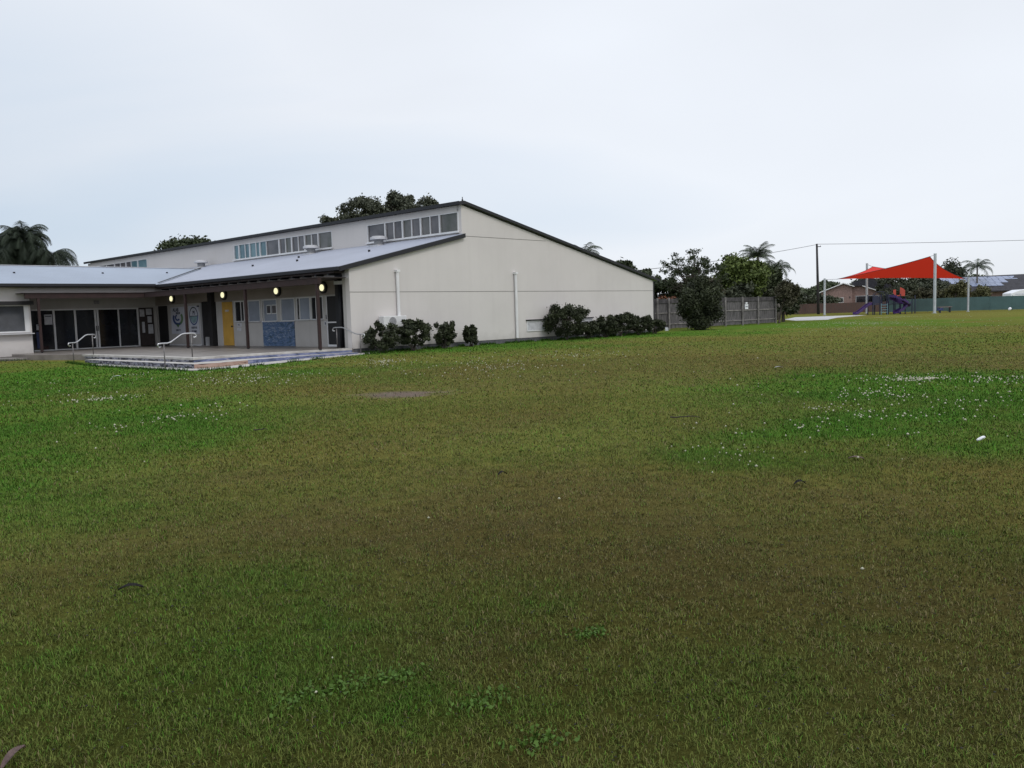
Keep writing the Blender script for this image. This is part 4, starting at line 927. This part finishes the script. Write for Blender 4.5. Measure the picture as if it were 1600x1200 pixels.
far = [(45.6, 140, 4.9, 3.6, (2.0, 2, 1.6), 'lf_mid', 'dark rounded tree left of the power pole'), (50.5, 150, 4.6, 3.2, (2.4, 2, 1.6), 'lf_far', 'pale green tree behind the power pole'),
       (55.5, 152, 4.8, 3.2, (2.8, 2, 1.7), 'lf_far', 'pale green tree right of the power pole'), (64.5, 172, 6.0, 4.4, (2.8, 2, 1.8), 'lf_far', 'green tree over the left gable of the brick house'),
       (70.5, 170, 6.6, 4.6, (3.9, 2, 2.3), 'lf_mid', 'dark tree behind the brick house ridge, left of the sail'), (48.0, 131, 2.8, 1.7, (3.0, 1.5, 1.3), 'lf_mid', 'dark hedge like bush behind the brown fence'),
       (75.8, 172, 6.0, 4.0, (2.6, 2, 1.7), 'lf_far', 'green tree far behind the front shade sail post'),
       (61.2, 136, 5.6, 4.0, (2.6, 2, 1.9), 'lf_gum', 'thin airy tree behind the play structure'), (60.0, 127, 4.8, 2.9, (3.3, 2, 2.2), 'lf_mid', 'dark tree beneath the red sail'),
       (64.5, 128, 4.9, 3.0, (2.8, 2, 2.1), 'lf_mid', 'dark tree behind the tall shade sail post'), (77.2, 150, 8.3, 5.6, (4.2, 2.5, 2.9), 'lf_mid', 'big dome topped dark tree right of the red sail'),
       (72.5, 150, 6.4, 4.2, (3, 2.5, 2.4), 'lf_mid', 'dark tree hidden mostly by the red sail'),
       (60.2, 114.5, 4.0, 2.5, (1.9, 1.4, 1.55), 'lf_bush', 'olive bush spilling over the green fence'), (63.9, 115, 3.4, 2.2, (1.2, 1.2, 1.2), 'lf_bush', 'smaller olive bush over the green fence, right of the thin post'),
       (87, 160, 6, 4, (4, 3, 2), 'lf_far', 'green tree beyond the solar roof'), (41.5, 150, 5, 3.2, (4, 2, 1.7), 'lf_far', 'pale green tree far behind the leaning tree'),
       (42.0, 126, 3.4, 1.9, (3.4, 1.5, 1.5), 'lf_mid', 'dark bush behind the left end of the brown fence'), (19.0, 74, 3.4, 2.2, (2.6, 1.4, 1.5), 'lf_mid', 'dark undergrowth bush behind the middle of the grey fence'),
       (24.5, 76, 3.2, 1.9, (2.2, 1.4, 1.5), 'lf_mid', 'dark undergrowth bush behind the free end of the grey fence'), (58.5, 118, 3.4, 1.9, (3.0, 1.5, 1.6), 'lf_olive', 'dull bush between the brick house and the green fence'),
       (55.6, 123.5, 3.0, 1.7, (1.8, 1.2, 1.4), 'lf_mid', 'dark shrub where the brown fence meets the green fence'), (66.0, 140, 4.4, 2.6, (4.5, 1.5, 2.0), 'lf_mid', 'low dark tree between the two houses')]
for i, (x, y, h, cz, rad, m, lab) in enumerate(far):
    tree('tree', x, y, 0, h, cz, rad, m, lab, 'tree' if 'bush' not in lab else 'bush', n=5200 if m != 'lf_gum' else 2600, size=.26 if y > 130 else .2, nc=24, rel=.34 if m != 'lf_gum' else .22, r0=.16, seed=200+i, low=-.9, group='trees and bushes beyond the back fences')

# ------------------------------------------------------------------ green steel fence
P0, P1 = Vector((50.2, 112.2, 0)), Vector((84.0, 79.8, 0)); L = (P1-P0).length; d = (P1-P0)/L
t = empty('steel_fence', P0, math.atan2(d.y, d.x)); tag(t, 'long green sheet steel fence behind the playground', 'fence')
n_ = int(L/2.4)
for k in range(n_):
    MB().box(k*2.4+.03, k*2.4+2.37, 0, .03, .08, 1.72).build('infill_sheet', MT['greenfence'], t)
    MB().box(k*2.4-.029, k*2.4+.029, -.02, .05, -.05, 1.78).build('post', MT['greenfence'], t)
# ------------------------------------------------------------------ power pole and lines
t = empty('power_pole', (43.3, 119, 0)); tag(t, 'tall dark timber power pole behind the pale concrete pad', 'pole')
MB().tube([(0, 0, -.1), (-.1, 0, 5), (-.22, 0, 9.8)], [.20, .17, .13], 10).build('shaft', MT['polewood'], t, smooth=True)
MB().box(-.2, .35, -.05, .05, 9.35, 9.45).build('arm', MT['polewood'], t); MB().disc((.3, 0, 9.45), (0, 0, 1), .05, .12, 8).build('insulator', MT['greywhite'], t)
def wire(p, q, sag, lab, r=.028):
    p, q = Vector(p), Vector(q); pts = [p.lerp(q, k/20)-Vector((0, 0, sag*4*(k/20)*(1-k/20))) for k in range(21)]
    o = MB().tube(pts, r, 5).build('overhead_wire', MT['wire']); tag(o, lab, 'wire', 'wires from the power pole')
wire((43.1, 119, 9.7), (-14, 60, 3.4), .9, 'thin overhead wire running left from the power pole to behind the hall')
wire((43.1, 119, 9.75), (95, 116, 9.4), .25, 'thin overhead wire running right from the power pole out of view')
# hidden far anchor post of the left wire
# ------------------------------------------------------------------ shade sail
PS = [((40.1, 108), 4.62, .13, 'short grey shade sail post at the left tip of the red sail'), ((47.15, 112), 6.55, .14, 'grey shade sail post behind the orange sail corner'),
      ((48.6, 97), 6.75, .16, 'tallest grey shade sail post in front of the red sail'), ((54.6, 101), 4.05, .11, 'thin short grey post at the right tip of the red sail')]
for (x, y), h, r, lab in PS:
    t = empty('sail_post', (x, y, 0)); tag(t, lab, 'post', 'shade sail posts')
    MB().tube([(0, 0, -.1), (0, 0, h)], r, 14).build('shaft', MT['galv'], t); MB().disc((0, 0, h), (0, 0, 1), r*1.05, .03, 14).build('cap', MT['galv'], t)
    MB().disc((0, 0, 0), (0, 0, 1), r*1.9, .03, 14).build('base_plate', MT['galv'], t)
c = [Vector((41.5, 107.6, 4.5)), Vector((48.35, 97.7, 6.5)), Vector((54.2, 101.0, 3.92)), Vector((47.6, 111.3, 6.1))]
nu = 28; Vv = []; 
for j in range(nu+1):
    for i in range(nu+1):
        u0, v0 = i/nu, j/nu; k = .085
        u = u0+(.5-u0)*k*4*v0*(1-v0); v = v0+(.5-v0)*k*4*u0*(1-u0)
        p = c[0]*(1-u)*(1-v)+c[1]*u*(1-v)+c[2]*u*v+c[3]*(1-u)*v
        f_ = (c[0]*(1-u)+c[1]*(u-v)+c[2]*v) if u > v else (c[0]*(1-v)+c[3]*(v-u)+c[2]*u)
        Vv.append(p.lerp(f_, .88))
Fq = [(j*(nu+1)+i, j*(nu+1)+i+1, (j+1)*(nu+1)+i+1, (j+1)*(nu+1)+i) for j in range(nu) for i in range(nu)]
me = bpy.data.meshes.new('fabric'); me.from_pydata([tuple(p) for p in Vv], [], Fq); me.update()
for p in me.polygons: p.use_smooth = True
sm = bpy.data.materials.new('sail_cloth'); sm.use_nodes = True; bt = sm.node_tree; bs = bt.nodes['Principled BSDF']
bs.inputs['Base Color'].default_value = (.70, .028, .020, 1); bs.inputs['Roughness'].default_value = .8
tr = N(bt, 'ShaderNodeBsdfTranslucent'); tr.inputs[0].default_value = (.80, .05, .025, 1)
ms = N(bt, 'ShaderNodeMixShader'); ms.inputs[0].default_value = .28
bt.links.new(bs.outputs[0], ms.inputs[1]); bt.links.new(tr.outputs[0], ms.inputs[2]); bt.links.new(ms.outputs[0], bt.nodes['Material Output'].inputs[0])
sail = empty('shade_sail', (48, 104, 0)); tag(sail, 'red fabric shade sail stretched between four grey posts over the playground', 'shade sail')
f = link('fabric', me, sm, sail); f.location = (-48, -104, 0)
mb = MB()
ed = [[Vv[i] for i in range(nu+1)], [Vv[j*(nu+1)+nu] for j in range(nu+1)], [Vv[nu*(nu+1)+i] for i in range(nu+1)], [Vv[j*(nu+1)] for j in range(nu+1)]]
for e in ed: mb.tube(e, .03, 6)
for p, q in zip(c, (PS[0], PS[2], PS[3], PS[1])): mb.tube([p, Vector((*q[0], q[1]-.12))], .02, 6)
e_ = mb.build('edge_cable', MT['dark_trim'], sail); e_.location = (-48, -104, 0)

# ------------------------------------------------------------------ playground
t = empty('play_structure', (43.5, 99, 0)); tag(t, 'purple and navy climbing frame with slides and red roof panels', 'play equipment')
for x in (-1.4, -.6, .2, 1.0, 1.8, 2.35):
    for y in (-.7, .7):
        MB().tube([(x, y, -.05), (x, y, 1.9 if x > 2 else 2.35)], .065, 8).build('post', MT['navy'], t)
MB().box(-1.4, 2.3, -.75, .75, 1.15, 1.25).build('deck', MT['navy'], t)
def slide(pts, wd, name='slide'):
    mb = MB(); P = [Vector(p) for p in pts]
    for a, b in zip(P, P[1:]):
        dd = (b-a).normalized(); s_ = dd.cross(Vector((0, 0, 1))).normalized()*wd
        mb.prism([a-s_, b-s_, b+s_, a+s_], (0, 0, -.06))
        for sg in (-1, 1): mb.prism([a+s_*sg, b+s_*sg, b+s_*sg*1.12, a+s_*sg*1.12], (0, 0, .22))
    mb.build(name, MT['purple'], t)
slide([(-1.35, -.3, 1.3), (-1.9, -.35, 1.1), (-2.8, -.45, .45), (-3.2, -.5, .2), (-3.5, -.55, .15)], .3)
slide([(.6, -.8, 2.05), (1.0, -1.2, 1.95), (1.6, -1.5, 1.6), (2.2, -1.5, 1.2), (2.3, -1.2, .9), (1.9, -1.1, .6), (1.2, -1.3, .3), (.9, -1.5, .18)], .34)
MB().tube([(-3.3, -.55, 0), (-3.3, -.55, .18)], .04, 6).build('slide_foot', MT['navy'], t)
MB().prism([(.6, -.8, 2.1), (1.3, -.8, 2.0), (2.4, -.8, 1.55), (2.4, -.8, 1.15), (1.4, -.8, 1.3), (.6, -.8, 1.7)], (0, .06, 0)).build('side_panel', MT['purple'], t)
MB().box(.95, 1.25, -.72, -.66, 2.1, 2.85).build('red_panel', MT['redpanel'], t); MB().prism([(1.7, -.72, 2.1), (2.3, -.72, 2.1), (2.3, -.72, 2.75), (2.1, -.72, 2.95), (1.75, -.72, 3.1)], (0, .06, 0)).build('red_panel', MT['redpanel'], t)
MB().box(1.3, 1.7, -.72, -.66, 2.1, 2.2).build('red_panel', MT['redpanel'], t)
mb = MB()
for k in range(4): mb.box(-.55, .15, -.98, -.94, .25+k*.28, .31+k*.28)
mb.box(-.58, -.52, -.99, -.93, 0, 1.3).box(.13, .19, -.99, -.93, 0, 1.3).build('ladder', MT['tealp'], t)
mb = MB()
for k in range(5): mb.box(.3+k*.13, .34+k*.13, -.74, -.70, 1.27, 1.95)
mb.build('guard_rail', MT['navy'], t)
MB().tube([(-1.4, -.7, 2.3), (-1.0, -.9, 2.65), (-.2, -.9, 2.65), (.2, -.7, 2.3)], .035, 8).build('top_hoop', MT['navy'], t)
MB().prism([(-1.4, -.72, 1.3), (-.62, -.72, 1.3), (-.62, -.72, 2.05), (-1.0, -.72, 2.25), (-1.4, -.72, 2.05)], (0, .06, 0)).build('climbing_panel', MT['navy'], t)
for k in range(4): MB().tube([(-.5+k*.2, -.7, 1.3), (-.45+k*.22, -.9, 2.6)], .025, 6).build('climbing_bar', MT['navy'], t)
MB().tube([(.3, -.9, .0), (.3, -1.0, 1.6), (.5, -.8, 2.3)], .03, 6).build('climbing_bar', MT['navy'], t)
for (x, y, h, lab) in ((47.1, 99.3, 1.75, 'dark post of the playground, nearer the climbing frame'), (47.6, 99.6, 2.1, 'taller dark playground post next to a matching shorter one')):
    s = empty('playground_post', (x, y, 0)); tag(s, lab, 'post'); MB().tube([(0, 0, -.1), (0, 0, h)], .06, 8).disc((0, 0, h), (0, 0, 1), .09, .05, 8).build('shaft', MT['navy'], s)
s = empty('spring_rocker', (49.55, 97.6, 0)); tag(s, 'small blue rocker seat at the foot of the tall sail post', 'rocker')
MB().tube([(0, 0, 0), (0, 0, .35)], .08, 8).build('spring', MT['navy'], s); MB().prism([(-.35, -.1, .3), (.35, -.1, .3), (.25, -.1, .62), (-.1, -.1, .48), (-.3, -.1, .66)], (0, .2, 0)).build('seat', MT['bluebin'], s)
s = empty('picnic_bench', (51.5, 100.4, 0)); tag(s, 'low pinkish picnic bench near the green fence', 'bench')
MB().box(-.8, .8, -.2, .2, .62, .68).build('seat', MT['brick'], s)
for x in (-.6, .6): MB().box(x-.04, x+.04, -.15, .15, 0, .62).build('leg', MT['dark_trim'], s)

# ------------------------------------------------------------------ houses
h1 = empty('brick_house', (55, 140, 0), R(-20)); tag(h1, 'pinkish brick house with white gable edges behind the brown fence', 'house')
MB().prism([(-3.4, 0, -.1), (1.4, 0, -.1), (1.4, 0, 4.05), (.05, 0, 4.50), (-3.4, 0, 3.25)], (0, 9, 0)).build('wall', MT['brick'], h1)
MB().prism([(1.42, 1.5, -.1), (6.2, 1.5, -.1), (6.2, 1.5, 2.85), (3.4, 1.5, 4.0), (1.42, 1.5, 4.3)], (0, 7, 0)).build('wall', MT['brick'], h1)
def hs(name, pts, v, m): return MB().prism(pts, v).build(name, MT[m], h1)
rf = hs('roof', [(-3.75, -.4, 3.15), (.05, -.4, 4.60), (.05, -.4, 4.75), (-3.75, -.4, 3.30)], (0, 9.6, 0), 'tile')
hs('roof', [(.051, -.4, 4.60), (1.75, -.4, 4.02), (1.75, -.4, 4.17), (.051, -.4, 4.75)], (0, 9.6, 0), 'tile')
hs('roof', [(1.40, 1.1, 4.15), (3.4, 1.1, 4.10), (6.7, 1.1, 2.70), (6.7, 1.1, 2.85), (3.4, 1.1, 4.25), (1.40, 1.1, 4.32)], (0, 8, 0), 'tile')
hs('roof', [(1.76, 5.0, 5.0), (4.6, 5.0, 5.5), (11.4, 5.0, 3.6), (11.4, 5.0, 2.8), (3.2, 5.0, 2.8), (1.76, 5.0, 4.4)], (0, 6, 0), 'tile')
MB().prism([(-3.78, -.44, 3.14), (.05, -.44, 4.60), (.05, -.44, 4.76), (-3.78, -.44, 3.30)], (0, .035, 0)).build('white_barge', MT['white'], h1)
MB().prism([(.052, -.44, 4.60), (1.75, -.44, 4.02), (1.75, -.44, 4.17), (.052, -.44, 4.76)], (0, .035, 0)).build('white_barge', MT['white'], h1)
MB().prism([(3.0, 1.06, 4.10), (6.75, 1.06, 2.68), (6.75, 1.06, 2.83), (3.0, 1.06, 4.25)], (0, .035, 0)).build('white_barge', MT['white'], h1)
wn = MB().box(-1.85, .1, -.03, -.001, 1.5, 2.35).build('window', MT['white'], h1); MB().box(-1.75, -.9, -.05, -.031, 1.58, 2.27).box(-.8, .0, -.05, -.031, 1.58, 2.27).build('pane', MT['glass'], wn)
wn = MB().box(2.0, 5.6, 1.46, 1.499, 1.4, 2.55).build('window', MT['greywhite'], h1); MB().box(2.1, 5.5, 1.44, 1.459, 1.48, 2.47).build('pane', MT['glass'], wn)
MB().box(1.0, 1.12, -.06, -.001, 2.2, 2.5).build('wall_vent', MT['dark_trim'], h1)
h2 = empty('solar_house', (75, 133, 0)); tag(h2, 'low house with a dark tiled hip roof carrying pale blue solar panels', 'house')
MB().box(-6.2, 14, 1, 11, -.1, 2.6).build('wall', MT['brick'], h2)
bm = MB(); 
pv = [(-7.5, 0, 2.6), (15, 0, 2.6), (15, 12, 2.6), (-7.5, 12, 2.6), (-4.2, 6, 5.05), (11, 6, 5.3)]
vs = [bm.bm.verts.new(p) for p in pv]
for f_ in ((0, 1, 5, 4), (1, 2, 5), (2, 3, 4, 5), (3, 0, 4), (3, 2, 1, 0)): bm.bm.faces.new([vs[i] for i in f_])
bm.build('roof', MT['tile'], h2)
MB().box(-7.6, 15.1, -.12, -.005, 2.5, 2.66).build('gutter', MT['dark_trim'], h2)
th = math.atan2(2.5, 6.0)
ap = MB()
for row, (x0, x1) in enumerate(((-1.5, 2.6), (-4.2, 4.4), (-5.0, 7.2))):
    x = x0
    while x < x1:
        s0, s1 = 1.9+row*1.35, 1.9+row*1.35+1.28
        y0, z0, y1, z1 = s0*math.cos(th), 2.6+s0*math.sin(th), s1*math.cos(th), 2.6+s1*math.sin(th)
        MB().prism([(x, y0, z0+.10), (x+.95, y0, z0+.10), (x+.95, y1, z1+.10), (x, y1, z1+.10)], (0, 0, .05)).build('solar_panel', MT['bluepanel'], h2); x += 1.02
cv = empty('caravan', (76.5, 124, 0)); tag(cv, 'top of a covered white caravan behind the green fence', 'caravan')
MB().prism([(-3.4, 0, .5), (3.4, 0, .5), (3.4, 0, 2.55), (2.6, 0, 2.75), (-1.8, 0, 2.62), (-3.2, 0, 2.15)], (0, 2.2, 0)).build('body', MT['whitelit'], cv, .08)
MB().box(-2.6, 2.8, -.02, .01, 1.9, 2.05).build('stripe', MT['panel'], cv); 
for x in (-.6, .6): MB().disc((x, -.03, .35), (0, 1, 0), .34, .2, 18).build('wheel', MT['blackopen'], cv)
s = empty('playground_ball', (59.35, 100.6, 0)); tag(s, 'white rounded bag leaning at the foot of the green fence', 'bag')
bmx = bmesh.new(); bmesh.ops.create_uvsphere(bmx, u_segments=14, v_segments=10, radius=.2)
for v in bmx.verts: v.co = Vector((v.co.x*1.0, v.co.y*.8, v.co.z*.95+.18+.03*math.sin(v.co.x*9)))
me = bpy.data.meshes.new('sack'); bmx.to_mesh(me); bmx.free(); link('sack', me, MT['whitelit'], s); s.name = 'white_bag'

# ------------------------------------------------------------------ small things on the lawn
def leaf_obj(name, x, y, L, wd, rz, m, label, cat, curl=.02, tilt=0.0, group=None):
    n = 8; V = []; F = []
    for k in range(n+1):
        f_ = k/n; ww = wd*math.sin(math.pi*(.06+.90*f_))**.8*.5; zz = .018+curl*math.sin(math.pi*f_)+tilt*f_*L
        V += [(f_*L-L/2, -ww, zz+.008), (f_*L-L/2, 0, zz), (f_*L-L/2, ww, zz+.010)]
    for k in range(n):
        b = k*3; F += [(b, b+1, b+4, b+3), (b+1, b+2, b+5, b+4)]
    bm_ = bmesh.new(); vs_ = [bm_.verts.new(v) for v in V]
    for f_ in F: bm_.faces.new([vs_[i] for i in f_])
    bmesh.ops.solidify(bm_, geom=list(bm_.faces), thickness=.0025)
    me_ = bpy.data.meshes.new(name); bm_.to_mesh(me_); bm_.free()
    o = link(name, me_, MT[m]); o.location = (x, y, float(hgt(np.array([x]), np.array([y]))[0])); o.rotation_euler = (0, 0, rz)
    return tag(o, label, cat, group)
leaf_obj('fallen_leaf', -1.86, 2.96, .12, .032, R(78), 'leaflit', 'long dead grey brown leaf lying at the bottom left corner of the lawn', 'leaf', tilt=.25)
leaf_obj('fallen_leaf', 3.45, 8.43, .15, .05, R(-25), 'leaflit', 'pinkish dead leaf below the clover patch on the right', 'leaf')
leaf_obj('fallen_leaf', -.12, 8.13, .10, .05, R(30), 'darklit', 'curled dark leaf near the middle of the lawn', 'leaf', curl=.03)
leaf_obj('fallen_leaf', -2.32, 4.95, .14, .05, R(15), 'darklit', 'dark flat leaf on the worn turf at the left', 'leaf')
leaf_obj('fallen_leaf', 2.5, 7.31, .11, .06, R(5), 'darklit', 'dark leaf in the olive turf under the clover patch', 'leaf', curl=.03)
leaf_obj('fallen_leaf', 6.72, 21.2, .22, .1, R(10), 'paper', 'pale leaf lying on the far brown turf', 'leaf')
bm_ = bmesh.new(); bmesh.ops.create_icosphere(bm_, subdivisions=2, radius=.042)
for v in bm_.verts: v.co = Vector((v.co.x*1.1+.02*math.sin(v.co.y*60), v.co.y*.7, max(.0, v.co.z*.5+.035+.012*math.sin(v.co.x*55))))
me_ = bpy.data.meshes.new('litter'); bm_.to_mesh(me_); bm_.free(); o = link('litter', me_, MT['whitelit']); o.location = (5.17, 9.26, .015); tag(o, 'crumpled white scrap of litter on the green clover at the right', 'litter')
def twig(x, y, L, rz, lab):
    g = random.Random(int(x*100)); pts = [(-L/2+L*k/6, g.uniform(-.03, .03)*L, .025+g.uniform(0, .02)) for k in range(7)]
    mb = MB().tube(pts, [.004+.007*(1-k/6) for k in range(7)], 5).tube([pts[3], (pts[3][0]+.15*L, .16*L, .05)], [.006, .003], 5).tube([pts[4], (pts[4][0]+.1*L, -.12*L, .06)], [.005, .003], 5)
    o = mb.build('twig', MT['twig']); o.location = (x, y, 0); o.rotation_euler = (0, 0, rz); tag(o, lab, 'twig')
twig(2.46, 12.0, .42, R(-8), 'thin dark branching twig on the olive turf left of the clover patch')
twig(-3.62, 12.03, .20, R(8), 'short dark twig on the turf at the left middle')
o = leaf_obj('litter', -12.9, 27.6, .22, .12, R(20), 'whitelit', 'small white scrap on the bright green grass at the far left', 'litter')
# low broad-leaved weeds, bottom of the lawn
for i, (x, y, r) in enumerate(((-.75, 3.55, .14), (-.55, 3.62, .10), (-.15, 3.35, .12), (-.9, 3.45, .12), (.05, 3.02, .10), (.35, 4.05, .08))):
    V, F, rn = leaves([(x, y, .02), (x+.5*r, y+.2*r, .02), (x-.5*r, y-.3*r, .02)], [(r*1.1, r*1.1, .016)]*3, 150, .015, 500+i, aspect=1.3)
    V[:, 2] = np.maximum(V[:, 2], .006)
    labs = ['bright green weed patch, larger of the pair at the bottom', 'bright green weed patch right of the larger pair', 'low green weed patch at the bottom middle', 'low green weed patch left of the pair', 'small green weed patch touching the bottom edge', 'tiny green weed patch alone in brown turf']
    tag(npmesh('weed_patch', V, F, MT['lf_weed'], None, {'rnd': rn}), labs[i], 'weed', 'low weed patches', kind='stuff')
